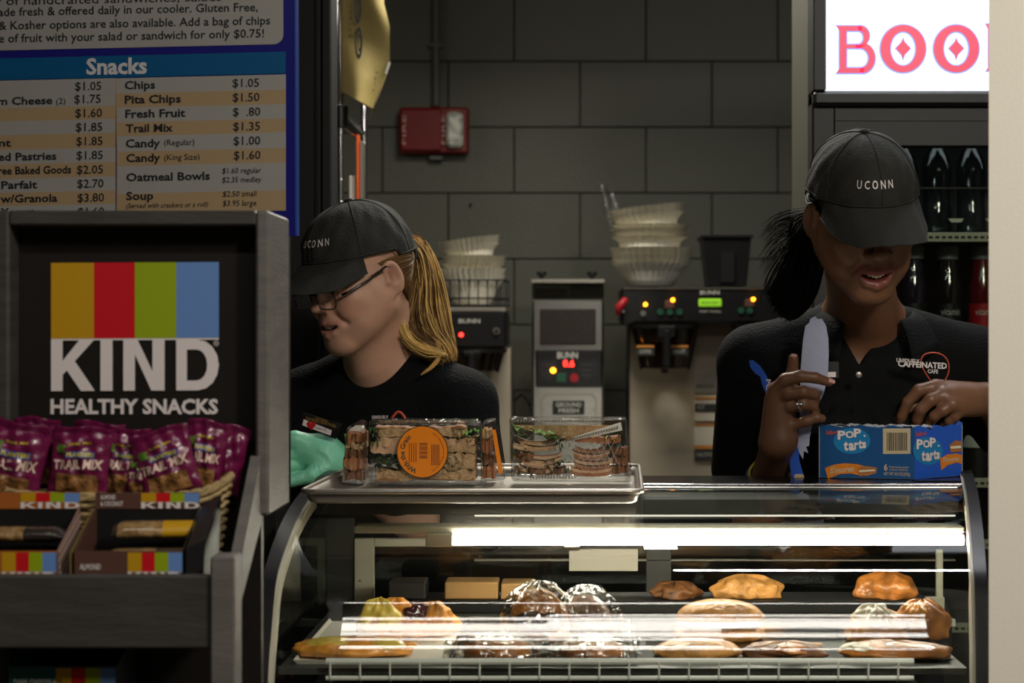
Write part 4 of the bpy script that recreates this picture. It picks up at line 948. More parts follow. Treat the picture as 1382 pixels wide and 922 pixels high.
def ptray(x0, x1, d0, d1, m, label, z=None, h=.006, rim=.004):
    z = zd-.002 if z is None else z
    X0, X1 = P(x0, 0, d0).x, P(x1, 0, d0).x; tt = thing('pastry_tray', label, 'tray', ((X0+X1)/2, d0, z), 'pastry trays in the case')
    MB().box((X0, d0, z), (X1, d1, z+.002)).build('tray_base', m, tt)
    MB().hexa([(X0, d0, z), (X1, d0, z), (X1, d0+rim, z), (X0, d0+rim, z)], [(X0-rim, d0-rim, z+h), (X1+rim, d0-rim, z+h), (X1+rim, d0-rim+.001, z+h), (X0-rim, d0-rim+.001, z+h)]).build('tray_rim', m, tt)
    MB().hexa([(X0, d0, z), (X0+.002, d0, z), (X0+.002, d1, z), (X0, d1, z)], [(X0-rim, d0-rim, z+h), (X0-rim+.001, d0-rim, z+h), (X0-rim+.001, d1, z+h), (X0-rim, d1, z+h)]).build('tray_rim', m, tt)
    MB().hexa([(X1-.002, d0, z), (X1, d0, z), (X1, d1, z), (X1-.002, d1, z)], [(X1+rim-.001, d0-rim, z+h), (X1+rim, d0-rim, z+h), (X1+rim, d1, z+h), (X1+rim-.001, d1, z+h)]).build('tray_rim', m, tt)
    return tt
ptray(400, 600, 2.29, 2.62, 'tray_white', 'white tray under the danish pastries at the left end of the case')
ptray(612, 858, 2.29, 2.62, 'tray_black', 'black tray under the plastic wrapped pastries in the case')
ptray(866, 1280, 2.30, 2.62, 'tray_black', 'dark tray under the rolls at the right side of the case')
ct = 'pastry'
pastry('danish_pastry', 'long golden custard danish in front at the far left of the case', ct, 390, 556, 860, 2.335, [('dough', 'crust_gold', 0, 0, .5, .036, 0, 1.0, .09, 1), ('custard_filling', 'custard', -.12, -.004, .24, .026, .42, .62, .06, 2), ('custard_filling', 'custard', .28, -.004, .16, .022, .42, .55, .06, 3)], zbase=zd+.004)
pastry('danish_pastry', 'glazed danish with dark jam centre at the back left of the case', ct, 508, 613, 806, 2.50, [('dough', 'crust_gold', 0, .01, .5, .045, 0, .8, .12, 4), ('dough_fold', 'crust_gold', -.22, -.02, .26, .02, .4, .62, .15, 5), ('dough_fold', 'crust_gold', .27, -.02, .22, .02, .3, .62, .15, 6), ('jam', 'jam', .02, -.022, .2, .02, .52, .42, .1, 7)], zbase=zd+.001)
pastry('custard_pastry', 'yellow custard pastry behind the jam danish at the left', ct, 480, 546, 808, 2.47, [('dough', 'bread_tan', 0, 0, .5, .035, 0, .85, .1, 8), ('custard_filling', 'custard', .0, -.01, .38, .028, .3, .72, .16, 9)], zbase=zd+.001)
pastry('wrapped_bun', 'big plastic wrapped filled bun on top at the middle of the case', ct, 678, 778, 790, 2.44, [('bun', 'crust_brown', 0, 0, .42, .04, 0, .93, .06, 10), ('filling', 'filling_dark', 0, -.016, .36, .03, .3, .34, .05, 11)], film_=1)
pastry('wrapped_bun', 'plastic wrapped bun with shiny crumpled film right of the big bun', ct, 748, 838, 794, 2.50, [('bun', 'bread_dark', -.05, 0, .42, .04, 0, .85, .06, 12)], film_=2)
pastry('wrapped_pastry', 'plastic wrapped golden pastry in front on the black tray, left one', ct, 614, 726, 857, 2.335, [('bun', 'crust_brown', 0, 0, .42, .035, 0, .9, .06, 13)], film_=2, zbase=zd+.001)
pastry('wrapped_pastry', 'plastic wrapped golden pastry in front on the black tray, right one', ct, 745, 850, 860, 2.335, [('bun', 'crust_brown', 0, 0, .42, .035, 0, .9, .06, 14)], film_=2, zbase=zd+.001)
pastry('long_roll', 'tan split roll with pale filling at the back, right of the middle', ct, 910, 1032, 812, 2.47, [('lower_half', 'bread_tan', 0, 0, .5, .04, 0, .5, .03, 15), ('upper_half', 'bread_tan', 0, .004, .48, .038, .45, .6, .03, 16), ('filling', 'icing', 0, -.006, .47, .036, .38, .2, .05, 17)])
pastry('long_roll', 'plain tan roll in front, just right of the middle mullion', ct, 880, 998, 862, 2.335, [('roll', 'bread_tan', 0, 0, .5, .036, 0, 1, .04, 18)], zbase=zd+.001)
pastry('dark_pastry', 'flat dark seeded pastry in front between two lighter rolls', ct, 1004, 1118, 866, 2.335, [('dough', 'bread_dark', 0, 0, .5, .036, 0, 1, .09, 19), ('crumb_topping', 'crust_brown', 0, -.004, .38, .028, .4, .6, .22, 20)], zbase=zd+.001)
pastry('danish_pastry', 'iced pale danish at the back near the right end', ct, 1142, 1222, 816, 2.45, [('dough', 'bread_tan', 0, 0, .5, .036, 0, .9, .1, 21), ('icing', 'icing', -.04, -.01, .3, .026, .52, .5, .2, 22)])
pastry('danish_pastry', 'browned folded danish at the back against the right end', ct, 1208, 1284, 810, 2.49, [('dough', 'crust_brown', 0, 0, .5, .036, 0, 1, .1, 23), ('dough_fold', 'crust_gold', -.2, -.012, .26, .022, .45, .5, .14, 24)])
pastry('flat_danish', 'wide flat golden danish in front at the right end', ct, 1130, 1282, 864, 2.335, [('dough', 'crust_brown', 0, 0, .5, .038, 0, .95, .08, 25), ('icing', 'icing', -.3, -.01, .14, .02, .5, .42, .2, 26)], zbase=zd+.001)
# boxes at the back of the case, and solid lumps standing in for reflections
g3 = 'wrapped goods at the back of the case'
MB().box((P(560, 0, 2.74).x, 2.70, zd-.002), (P(1250, 0, 2.74).x, 2.80, 1.043), bev=.002).build('rear_step', 'black_frame', [o for o in scene.objects if o.name == 'display_case'][0])
mat('kraft_box', rgb(170, 130, 80), .7, var=.1)
for (x0, x1, y0, y1, m, lb) in ((600, 672, 786, 842, 'kraft_box', 'small kraft box at the back of the case, left one'), (676, 722, 788, 842, 'kraft_box', 'small kraft box at the back of the case, right one'), (524, 574, 786, 845, 'label_dark', 'dark box at the back of the case near the cream door frame')):
    a = P(x0, y1, 2.715); b = P(x1, y0, 2.715); bb = MB().box((a.x, 2.715, 1.0435), (b.x, 2.775, b.z), bev=.002); tag(bb.build('carton_box', m), lb, 'box', g3)
for (x0, x1, y0, m, lb) in ((958, 1052, 776, 'bread_tan', 'loaf shaped reflection stand-in at the back of the case, upper middle'), (1158, 1240, 772, 'crust_brown', 'browned reflection stand-in at the back of the case at the right'), (880, 945, 785, 'bread_dark', 'dark reflection stand-in at the back of the case, lower middle')):
    pastry('rear_reflection', lb, ct, x0, x1, y0, 2.742, [('dough', m, 0, 0, .5, .03, 0, 1, .13, int(x0))], g3, zbase=1.0435)

# ================================================================== baking tray on the case with sandwich packs
yF, yB = 2.40, 2.88; DZ = -.0185
t = thing('sheet_pan', 'worn aluminium sheet pan holding the sandwich packs on top of the case', 'tray', (-.12, 2.65, 1.219))
xa, xb = P(401, 0, yF).x, P(871, 0, yF).x
def rr_(x0, y0, x1, y1, r, z, n=6):
    out = []
    for cx_, cy_, a0 in ((x1-r, y0+r, -90), (x1-r, y1-r, 0), (x0+r, y1-r, 90), (x0+r, y0+r, 180)):
        for k in range(n+1): a = R(a0+90*k/n); out.append(Vector((cx_+r*math.cos(a), cy_+r*math.sin(a), z)))
    return out
# the far end of the pan sits a little to the right, as it stands slightly askew
def askew(v): return Vector((v[0]+.012*(v[1]-yF)/(yB-yF), v[1], v[2]))
loops = [rr_(xa+.018, yF+.018, xb-.018, yB-.018, .012, 1.2195), rr_(xa+.016, yF+.016, xb-.016, yB-.016, .014, 1.2195), rr_(xa+.012, yF+.012, xb-.012, yB-.012, .018, 1.2215), rr_(xa+.006, yF+.006, xb-.006, yB-.006, .022, 1.236)]
nL = len(loops[0]); q = MB(); vs = [askew(p) for l in loops for p in l]
fs = [tuple(range(nL))[::-1]]
for i in range(3):
    for k in range(nL): fs.append((i*nL+k, i*nL+(k+1) % nL, (i+1)*nL+(k+1) % nL, (i+1)*nL+k))
q.add(vs, fs); pan = q.build('pan', 'steel_pan', t, smooth='auto'); sm = pan.modifiers.new('s', 'SOLIDIFY'); sm.thickness = .0012; sm.offset = 0
MB().tube([askew(p) for p in rr_(xa+.004, yF+.004, xb-.004, yB-.004, .022, 1.236)], .0036, 8, closed=True).build('rolled_rim', 'steel_pan', t, smooth=True)

mat('bread_white', rgb(196, 158, 114), .75, var=.3, vscale=110, bump=.6, bscale=160); mat('crust_edge', rgb(150, 96, 48), .6, var=.2)
mat('lettuce', rgb(90, 150, 42), .4, var=.5, vscale=30, bump=.4, bscale=60); mat('lettuce_dark', rgb(38, 84, 26), .45, var=.4, vscale=40, bump=.4)
mat('turkey', rgb(216, 172, 134), .45, var=.15, vscale=30, bump=.2, bscale=50, coat=.2); mat('ham_brown', rgb(168, 108, 70), .45, var=.25, vscale=30, bump=.3, coat=.2)
mat('cheese_pale', rgb(225, 220, 150), .4); mat('sticker_orange', rgb(236, 132, 12), .4); mat('sticker_ink', rgb(40, 60, 50), .5); mat('sticker_brown', rgb(120, 60, 16), .5); mat('sticker_edge', rgb(60, 40, 20), .5)
def shell(mb, x0, x1, y0, y1, z0, z1, e=.006, taper=.004, lip=True):
    """open clear clam box: rounded-edge body"""
    mb.box((x0, y0, z0), (x1, y1, z1), bev=e)
def slab_w(mb, x0, x1, z0, z1, y0, y1, m, seed=0, amp=.0018):
    """slice with a wavy cut face"""
    rn = random.Random(seed); ph = [rn.random()*6 for _ in range(4)]
    n_ = 22; vs = []; 
    for i in range(n_+1):
        u = i/n_; x = x0+(x1-x0)*u; e = 1 if 0 < i < n_ else .82; mid = (z0+z1)/2; hh = (z1-z0)/2*e
        w1 = amp*.6*math.sin(7*u+ph[0])+amp*.6*math.sin(19*u+ph[1])+amp*.5*math.sin(41*u+ph[2]); w2 = amp*.6*math.sin(6*u+ph[2])+amp*.4*math.sin(33*u+ph[0]); yy = y0+amp*math.sin(13*u+ph[3])
        vs += [(x, yy, mid-hh+w2), (x, yy, mid+hh+w1), (x, y1, mid+hh+w1), (x, y1, mid-hh+w2)]
    fs = []
    for i in range(n_):
        for k in range(4): fs.append((4*i+k, 4*i+4+k, 4*i+4+(k+1) % 4, 4*i+(k+1) % 4))
    fs += [(0, 1, 2, 3), (4*n_+3, 4*n_+2, 4*n_+1, 4*n_)]
    mb.add(vs, fs, m)
def ruff(mb, x0, x1, z, y0, y1, m, amp=.003, f1=30, seed=0, slope=0):
    rn = random.Random(seed); p = rn.random()*6
    mb.grid(lambda u, v: Vector((x0+(x1-x0)*u, y0+(y1-y0)*v-.003*math.sin(f1*.7*u+p)*(1-v), z+slope*(u-.5)+amp*(1-v*.6)*math.sin(f1*u+p+2*math.sin(5*u))+.5*amp*math.sin(2.3*f1*u+p))), 44, 6, m)
def parts_obj(fn, nm, m, t_):
    q = MB(); fn(q); return q.build(nm, m, t_, smooth='auto')
zp = 1.2215
def wall_shell(t_, pts_f, pts_b, nm='clear_container', m='clamshell'):
    q = MB(); q.hexa([pts_f[0], pts_f[1], pts_b[1], pts_b[0]], [pts_f[3], pts_f[2], pts_b[2], pts_b[3]]); o = q.build(nm, m, t_)
    b = o.modifiers.new('b', 'BEVEL'); b.width = .005; b.segments = 3; return o
gS = 'clear clamshell sandwich packs on the sheet pan'
# 1: big front pack with the orange sticker
D = 2.66
t = thing('sandwich_pack', 'clear sandwich pack with a round orange sticker, front middle of the pan', 'packaged sandwich', (P(572, 0, D).x, D, zp), gS)
ztop = P(0, 566, D).z; x0, x1 = P(497, 0, D).x, P(650, 0, D).x
wall_shell(t, [(x0, D, zp), (x1, D, zp), (x1, D, ztop), (x0, D, ztop)], [(x0+.004, D+.075, zp), (x1-.004, D+.075, zp), (x1-.004, D+.07, ztop-.012), (x0+.004, D+.07, ztop-.012)])
q = MB(); 
for k in range(4): q.tube([(x0+.006, D+.0+.004*k, ztop+.0006-.0012*k), (x1-.006, D+.004*k, ztop+.0006-.0012*k)], .0008, 5)
for k in range(5): q.tube([(x1-.001, D+.003+.007*k, zp+.006), (x1-.001, D+.003+.007*k, ztop-.008)], .0007, 5)
q.build('ribs', 'clamshell', t)
MB().box((x0-.004, D-.004, zp+.0), (x1+.004, D+.079, zp+.003), bev=.0008).build('base_flange', 'clamshell', t)
X = lambda px: P(px, 0, D+.01).x; ZZ = lambda py: P(0, py, D+.01).z; y0 = D+.008; y1 = D+.06
slabs = [(507, 628, 578, 589, 'bread_white', 'bread_slice', 1), (507, 628, 577, 579.5, 'crust_edge', 'crust', 51), (508, 640, 646.5, 648.5, 'crust_edge', 'crust', 52), (508, 545, 588, 604, 'turkey', 'turkey_slice', 2), (500, 562, 596, 612, 'turkey', 'turkey_slice', 3), (595, 640, 592, 602, 'turkey', 'turkey_slice', 4), (590, 641, 601, 611, 'bread_white', 'bread_slice', 5), (600, 641, 612, 634, 'bread_white', 'bread_slice', 6), (508, 642, 634, 648, 'bread_white', 'bread_slice', 7), (560, 602, 604, 620, 'turkey', 'turkey_slice', 8)]
for a, b, c_, d_, m, nm, sd in slabs: parts_obj(lambda q: slab_w(q, X(a), X(b), ZZ(d_), ZZ(c_), y0+(.002 if m == 'turkey' else 0), y1, m, sd), nm, m, t)
for a, b, z_, m, sd, am in ((499, 512, 582, 'lettuce_dark', 1, .004), (499, 514, 589, 'lettuce_dark', 11, .005), (499, 512, 597, 'lettuce', 12, .005), (505, 566, 617, 'lettuce_dark', 2, .004), (503, 570, 621, 'lettuce', 6, .004), (505, 566, 626, 'lettuce_dark', 5, .004), (507, 590, 631, 'lettuce_dark', 13, .0035), (612, 645, 583, 'lettuce', 3, .004), (618, 645, 591, 'cheese_pale', 14, .004), (586, 618, 618, 'lettuce', 4, .004), (590, 620, 625, 'lettuce', 15, .004), (586, 640, 633, 'lettuce_dark', 16, .002)):
    parts_obj(lambda q: ruff(q, X(a), X(b), ZZ(z_), y0-.0045, y1, m, am, 17, sd), 'lettuce_leaf', m, t)
SPl = Plane((0, D-.0012, 0), (0, 1, 0)); C_ = (570, 612)
q = MB(); q.slab([SPl.px(a, b, 0) for a, b in ell(570, 610, 34.8, 35.5, 48)], (0, .001, 0)); q.build('round_sticker', 'sticker_edge', t)
q = MB(); q.poly([SPl.px(a, b, .0003) for a, b in ell(570, 610, 33.6, 34.3, 48)]); q.build('sticker_face', 'sticker_orange', t)
q = MB(); 
def circ_text(s, a0, a1, rad, cap, m='sticker_ink', bold=.02):
    n_ = len(s)
    vs_, fs_ = glyphs(s, bold); w0 = min(v[0] for v in vs_); w1 = max(v[0] for v in vs_)
    hv = max(v[1] for v in glyphs('H')[0])
    def fn(v):
        f = (v[0]-w0)/(w1-w0); a = R(a0+(a1-a0)*f); rr2 = rad+v[1]/hv*cap
        return SPl.px(570+rr2*math.cos(a), 610+rr2*math.sin(a), .0007)
    q.add([fn(v) for v in vs_], fs_, m)
circ_text('With the Grain', 108, 232, 24, 6.5)
q.build('sticker_lettering', 'sticker_ink', t); q = MB()
circ_text('with lettuce and whole grain bread', -62, 62, 28, 2.2, 'sticker_brown', 0)
q.build('sticker_lettering', 'sticker_brown', t)
q = MB()
for k in range(11): 
    yy = 598+k*2.0; q.poly([SPl.px(a, b, .0007) for a, b in ((566, yy), (577, yy), (577, yy+(.7 if k % 3 else 1.3)), (566, yy+(.7 if k % 3 else 1.3)))][::-1])
for k in range(6): q.poly([SPl.px(a, b, .0007) for a, b in ((582+k*2, 600), (583+k*2, 600), (583+k*2, 628), (582+k*2, 628))][::-1])
for k in range(4): q.poly([SPl.px(a, b, .0007) for a, b in ((552+k*3, 598), (553+k*3, 598), (553+k*3, 624), (552+k*3, 624))][::-1])
q.build('barcode', 'sticker_brown', t)
# 2: narrow pack left, seen end on
D = 2.68
t = thing('sandwich_pack', 'narrow end of a clear sandwich pack left of the orange sticker one', 'packaged sandwich', (P(478, 0, D).x, D, zp), gS)
wall_shell(t, [P(460, 652, D), P(493, 654, D), P(493, 573, D), P(467, 576, D)], [P(472, 648, D+.11), P(496, 650, D+.11), P(496, 566, D+.06), P(484, 566, D+.06)])
X = lambda px: P(px, 0, D+.01).x; ZZ = lambda py: P(0, py, D+.01).z; y0 = D+.008; y1 = D+.07
for a, b, c_, d_, m, nm, sd in ((468, 491, 584, 598, 'ham_brown', 'ham_slice', 21), (467, 491, 598, 606, 'bread_white', 'bread_slice', 22), (466, 490, 607, 618, 'bread_dark', 'bread_slice', 23), (464, 490, 618, 634, 'ham_brown', 'ham_slice', 24), (464, 491, 635, 648, 'bread_dark', 'bread_slice', 25)):
    parts_obj(lambda q: slab_w(q, X(a), X(b), ZZ(d_), ZZ(c_), y0, y1, m, sd, .0025), nm, m, t)
for a, b, z_, m, sd in ((465, 478, 593, 'lettuce', 1), (463, 470, 625, 'cheese_pale', 2)): parts_obj(lambda q: ruff(q, X(a), X(b), ZZ(z_), y0-.003, y1, m, .006, 9, sd), 'lettuce_leaf', m, t)
MB().slab([P(470, 581, D+.03), P(492, 583, D+.03), P(492, 574, D+.03), P(480, 574, D+.03)], (0, .002, 0)).build('paper_liner', 'white_paper', t)
# 3: leaning pack right
t = thing('sandwich_pack', 'tilted narrow clear pack leaning just right of the orange sticker one', 'packaged sandwich', (P(665, 0, D).x, D, zp), gS)
wall_shell(t, [P(652, 651, D), P(683, 648, D), P(670, 563, D), P(652, 566, D)], [P(654, 645, D+.12), P(680, 640, D+.12), P(669, 566, D+.08), P(654, 568, D+.08)])
for a, b, c_, d_, m, nm, sd in ((651, 662, 580, 592, 'bread_white', 'bread_slice', 31), (651, 663, 594, 612, 'ham_brown', 'ham_slice', 32), (651, 666, 613, 628, 'bread_dark', 'bread_slice', 33), (651, 668, 629, 646, 'ham_brown', 'ham_slice', 34)):
    parts_obj(lambda q: slab_w(q, X(a), X(b), ZZ(d_), ZZ(c_), y0, y1, m, sd, .002), nm, m, t)
q = MB(); q.slab([P(664, 580, D-.001), P(669, 580, D-.001), P(679, 638, D-.001), P(673, 640, D-.001)][::-1], (0, .0008, 0)); q.build('orange_label', 'sticker_orange', t)
# 4: open-faced wedge pack at the right with two sandwich halves
D = 2.68
t = thing('sandwich_pack', 'clear wedge pack with two leafy turkey halves at the right of the pan', 'packaged sandwich', (P(770, 0, D).x, D, zp), gS)
wall_shell(t, [P(690, 650, D), P(853, 652, D), P(846, 562, D), P(686, 562, D)], [P(700, 640, D+.1), P(846, 642, D+.1), P(842, 566, D+.06), P(696, 566, D+.06)])
q = MB()
for k in range(34): q.lathe([(.0012, 0), (.0012, .003), (.0002, .004)], P(692+k*3.7, 570-.0*k, D-.001), 6)
for k in range(16): q.lathe([(.0014, 0), (.0014, .003), (.0002, .004)], P(716+k*4.0, 646, D-.003), 6)
for k in range(18): q.lathe([(.0012, 0), (.0012, .003), (.0002, .004)], P(772+k*3.6, 594-k*.9, D-.001), 6)
tag(q.build('ribs', 'wrapper_clear' if 0 else 'steel_dull', t), None, kind='stuff')
X = lambda px: P(px, 0, D+.01).x; ZZ = lambda py: P(0, py, D+.01).z; y0 = D+.008; y1 = D+.05
MB().slab([P(774, 590, D+.002), P(838, 570, D+.002), P(840, 581, D+.002), P(776, 594, D+.002)][::-1], (0, .002, 0)).build('paper_liner', 'white_paper', t)
MB().slab([P(692, 574, D+.05), P(836, 574, D+.05), P(800, 590, D+.05), P(760, 596, D+.05)][::-1], (0, .002, 0)).build('pale_backing', 'bread_white', t)
def arc_slice(q, cx, cz, rx, rz, th, m, ya, yb, a0=200, a1=340, seed=0):
    n_ = 18; vs = []
    for i in range(n_+1):
        a = R(a0+(a1-a0)*i/n_); w_ = .0006*math.sin(9*i+seed)
        for (k, yy) in ((0, ya), (1, ya), (1, yb), (0, yb)):
            vs.append((cx+(rx+k*0)*math.cos(a), yy, cz+(rz)*math.sin(a)+k*th+w_))
    fs = [(4*i+k, 4*i+4+k, 4*i+4+(k+1) % 4, 4*i+(k+1) % 4) for i in range(n_) for k in range(4)]+[(0, 1, 2, 3), (4*n_+3, 4*n_+2, 4*n_+1, 4*n_)]
    q.add(vs, fs, m)
s_ = D/F
rq_ = random.Random(12)
for k in range(8):
    m_ = rq_.choice(['turkey', 'turkey', 'ham_brown', 'bread_white'])
    parts_obj(lambda q: arc_slice(q, X(727+rq_.uniform(-5, 6)), ZZ(592+k*5.2), rq_.uniform(22, 33)*s_, rq_.uniform(6, 16)*s_, rq_.uniform(.0036, .0062), m_, y0+rq_.uniform(0, .006), y1, rq_.uniform(180, 215), rq_.uniform(310, 350), seed=k), 'turkey_slice', m_, t)
parts_obj(lambda q: slab_w(q, X(694), X(765), ZZ(640), ZZ(632), y0, y1, 'bread_dark', 41), 'bread_slice', 'bread_dark', t)
parts_obj(lambda q: slab_w(q, X(694), X(720), ZZ(622), ZZ(612), y0-.001, y1, 'bread_dark', 42), 'bread_slice', 'bread_dark', t)
for a, b, z_, m, sd, am, sl in ((690, 768, 585, 'lettuce', 1, .005, -.012), (690, 766, 590, 'lettuce_dark', 2, .005, -.010), (690, 764, 581, 'lettuce', 3, .004, -.012), (690, 712, 612, 'lettuce', 4, .007, 0), (735, 768, 632, 'lettuce', 5, .006, 0), (690, 722, 636, 'lettuce_dark', 6, .006, 0), (738, 768, 624, 'lettuce_dark', 7, .005, 0), (748, 769, 600, 'lettuce', 9, .009, 0), (815, 838, 590, 'cheese_pale', 8, .004, 0)):
    parts_obj(lambda q: ruff(q, X(a), X(b), ZZ(z_), y0-.004, y1-.01, m, am, 16, sd, sl), 'lettuce_leaf', m, t)
for k in range(7): parts_obj(lambda q: arc_slice(q, X(800+rq_.uniform(-4, 6)), ZZ(604+k*5.8), rq_.uniform(20, 29)*s_, rq_.uniform(3, 10)*s_, rq_.uniform(.0038, .0062), 'turkey' if k % 2 else 'ham_brown', y0+.001*(k % 2), y1, 180, 350, seed=k+9), 'turkey_slice', 'turkey' if k % 2 else 'ham_brown', t)
parts_obj(lambda q: slab_w(q, X(776), X(838), ZZ(598), ZZ(590), y0, y1, 'ham_brown', 43), 'bread_crust', 'ham_brown', t)
for k in range(3): parts_obj(lambda q: slab_w(q, X(826), X(848), ZZ(615+k*12), ZZ(605+k*12), y0, y1, 'bread_dark', 44+k), 'bread_slice', 'bread_dark', t)
q = MB()
for k in range(6):
    q.tube([P(775+k*9, 596, D+.001), P(792+k*9, 632, D+.001)], .0004, 4); q.tube([P(775+k*9, 632, D+.001), P(792+k*9, 598, D+.001)], .0004, 4)
q.build('embossed_lines', 'print_grey', t)

# ================================================================== toaster pastry carton
mat('box_blue', rgb(24, 82, 140), .35, var=.06, vscale=8, coat=.2); mat('box_blue_side', rgb(36, 92, 205), .35, coat=.2); mat('box_glow', rgb(30, 130, 190), .35); mat('box_cream', rgb(205, 185, 150), .5); mat('box_orange', rgb(226, 132, 36), .4); mat('box_red', rgb(200, 90, 80), .4); mat('card_grey', rgb(170, 172, 178), .8, bump=.2, bscale=80); mat('foil', rgb(200, 190, 165), .3, .7, bump=.6, bscale=50)
mat('biscuit', rgb(176, 112, 56), .6, bump=.3)
a = P(1105, 644.5, 2.60); b = P(1234.5, 648.3, 2.585)   # front edge
zb2 = 1.2200
A2 = Vector(((1105-PX)/F*2.835, 2.835, zb2)); B2 = Vector(((1234.5-PX)/F*2.80, 2.80, zb2)); C2 = Vector(((1299-PX)/F*2.868, 2.868, zb2)); D2 = A2+(C2-B2)
hB = 70.0/F*2.81
t = thing('pastry_carton', 'blue toaster pastry carton with torn-open top standing on the case', 'box', (A2+C2)/2)
up = Vector((0, 0, hB))
def wallq(p, q_, m, nm):
    nn = (q_-p).cross(Vector((0, 0, 1))).normalized(); mb = MB(); n_ = 26; rn = random.Random(nm+m)
    top = [p+(q_-p)*(i/n_)+up*(1+.012*rn.random()+.02*math.sin(i*.7)) for i in range(n_+1)]
    pts = [p, q_]+top[::-1]; mb.slab(pts, -nn*.0012, m); return mb.build(nm, m, t)
wallq(A2, B2, 'box_blue', 'front_panel'); wallq(B2, C2, 'box_blue_side', 'side_panel'); wallq(C2, D2, 'card_grey', 'back_panel'); wallq(D2, A2, 'card_grey', 'side_panel')
MB().slab([A2, B2, C2, D2], (0, 0, .0012)).build('bottom_panel', 'card_grey', t)
class Face:
    def __init__(s, p, q_, pxp): s.p = p; s.u = (q_-p); s.n = s.u.cross(Vector((0, 0, 1))).normalized(); s.pxp = pxp
    def __call__(s, a, b, off=.0005):
        (x0_, yt0, yb0), (x1_, yt1, yb1) = s.pxp; f = (a-x0_)/(x1_-x0_); g = ((yb0+(yb1-yb0)*f)-b)/((yb0-yt0)+((yb1-yt1)-(yb0-yt0))*f)
        return s.p+s.u*f+Vector((0, 0, hB))*g+s.n*off
FF = Face(A2, B2, ((497, 560, 783), (912, 568, 793))); FS = Face(B2, C2, ((912, 568, 793), (1118, 550, 775)))
def logo(Fc, x, y, k, kx=1.0):
    q = MB(); q.poly([Fc(x+a*kx, y+b, .0004) for a, b in ell(62*k, 52*k, 82*k, 58*k, 30)][::-1] if 0 else [Fc(x+a*kx, y+b, .0004) for a, b in ell(62*k, 52*k, 80*k, 56*k, 30)]); q.build('glow_patch', 'box_glow', t)
    for off, bold, m, nm in ((.0007, .09, 'board_navy', 'logo_outline'), (.0011, .045, 'print_white', 'logo_lettering')):
        q = MB()
        for ch, dx, dy, ww, hh, ysh in (('P', 0, 40, 34, 40, 0), ('O', 34, 34, 36, 32, 0), ('P', 70, 30, 32, 38, 0), ('.', 112, 28, 10, 8, 0), ('t', 26, 88, 20, 42, 0), ('a', 48, 88, 24, 34, 0), ('r', 72, 84, 18, 32, 0), ('t', 90, 80, 16, 40, 0), ('s', 104, 78, 20, 28, 0)):
            vs_, fs_ = glyphs(ch, bold); ax = [v[0] for v in vs_]; ay = [v[1] for v in vs_]; gx = (max(ax)-min(ax)) or 1; gy = (max(ay)-min(ay)) or 1
            q.add([Fc(x+(dx+(v[0]-min(ax))/gx*ww)*k*kx, y+(dy+6-(v[1]-min(ay))/gy*hh)*k-(dx*.0), off) for v in vs_], fs_, m)
        q.build(nm, m, t)
logo(FF, 580, 573, 1.0); logo(FS, 918, 612, 1.08, .74)
def rq(Fc, x0_, y0_, x1_, y1_, m, nm, off=.0006):
    q = MB(); q.poly([Fc(x0_, y1_, off), Fc(x1_, y1_, off), Fc(x1_, y0_, off), Fc(x0_, y0_, off)]); return q.build(nm, m, t)
rq(FF, 776, 572, 894, 682, 'box_cream', 'barcode_panel')
q = MB(); xx = 792; rn = random.Random(3)
while xx < 880: w_ = rn.choice((1.6, 2.6, 4)); q.poly([FF(xx, 668, .0009), FF(xx+w_, 668, .0009), FF(xx+w_, 590, .0009), FF(xx, 590, .0009)]); xx += w_+rn.choice((1.8, 3))
q.build('barcode', 'label_dark', t)
def banner(Fc, pts, m, nm, off=.0006): q = MB(); q.poly([Fc(a, b, off) for a, b in pts][::-1]); q.build(nm, m, t)
banner(FF, [(524, 742), (560, 728), (610, 721), (668, 726), (700, 735), (688, 778), (640, 766), (590, 768), (538, 788)], 'box_orange', 'banner')
banner(FF, [(664, 742), (692, 733), (750, 740), (748, 764), (706, 778), (668, 768)], 'biscuit', 'biscuit_picture', .0009)
banner(FF, [(672, 752), (740, 749), (742, 756), (674, 760)], 'icing', 'cream_filling_picture', .0012)
q = MB(); text(q, "S'mores", lambda a, b: FF(a, b, .001), 546, 650, 766, 24, .1, .03, .1, m='box_cream'); 
text(q, '6', lambda a, b: FF(a, b, .001), 780, 796, 753, 26, 0, .03, m='box_cream'); 
text(q, 'frosted toaster pastries', lambda a, b: FF(a, b, .001), 802, 886, 742, 9, -.03, 0, m='box_cream'); text(q, 'toaster pastries', lambda a, b: FF(a, b, .001), 802, 884, 753, 8, -.03, 0, m='box_cream')
text(q, 'NET WT 10.5 OZ (297g)', lambda a, b: FF(a, b, .001), 780, 892, 774, 13, -.03, .01, m='box_cream'); q.build('lettering', 'box_cream', t)
q = MB(); text(q, "Kellogg's", lambda a, b: FF(a, b, .001), 528, 582, 596, 17, 0, .03, .25, m='box_red'); text(q, "Kellogg's", lambda a, b: FS(a, b, .001), 914, 960, 606, 18, 0.1, .03, .25, m='box_red'); q.build('brand_script', 'box_red', t)
banner(FS, [(1018, 700), (1050, 682), (1090, 676), (1114, 682), (1114, 722), (1090, 716), (1050, 730), (1024, 752)], 'box_orange', 'banner')
q = MB(); text(q, "S'mores", lambda a, b: FS(a, b, .001), 1030, 1100, 716, 20, .12, .03, .1, m='box_cream'); q.build('lettering', 'box_cream', t)
banner(FS, [(1058, 640), (1086, 618), (1112, 622), (1112, 668), (1064, 672)], 'biscuit', 'biscuit_picture', .0009); banner(FS, [(1062, 646), (1108, 640), (1110, 652), (1064, 656)], 'icing', 'cream_filling_picture', .0012)
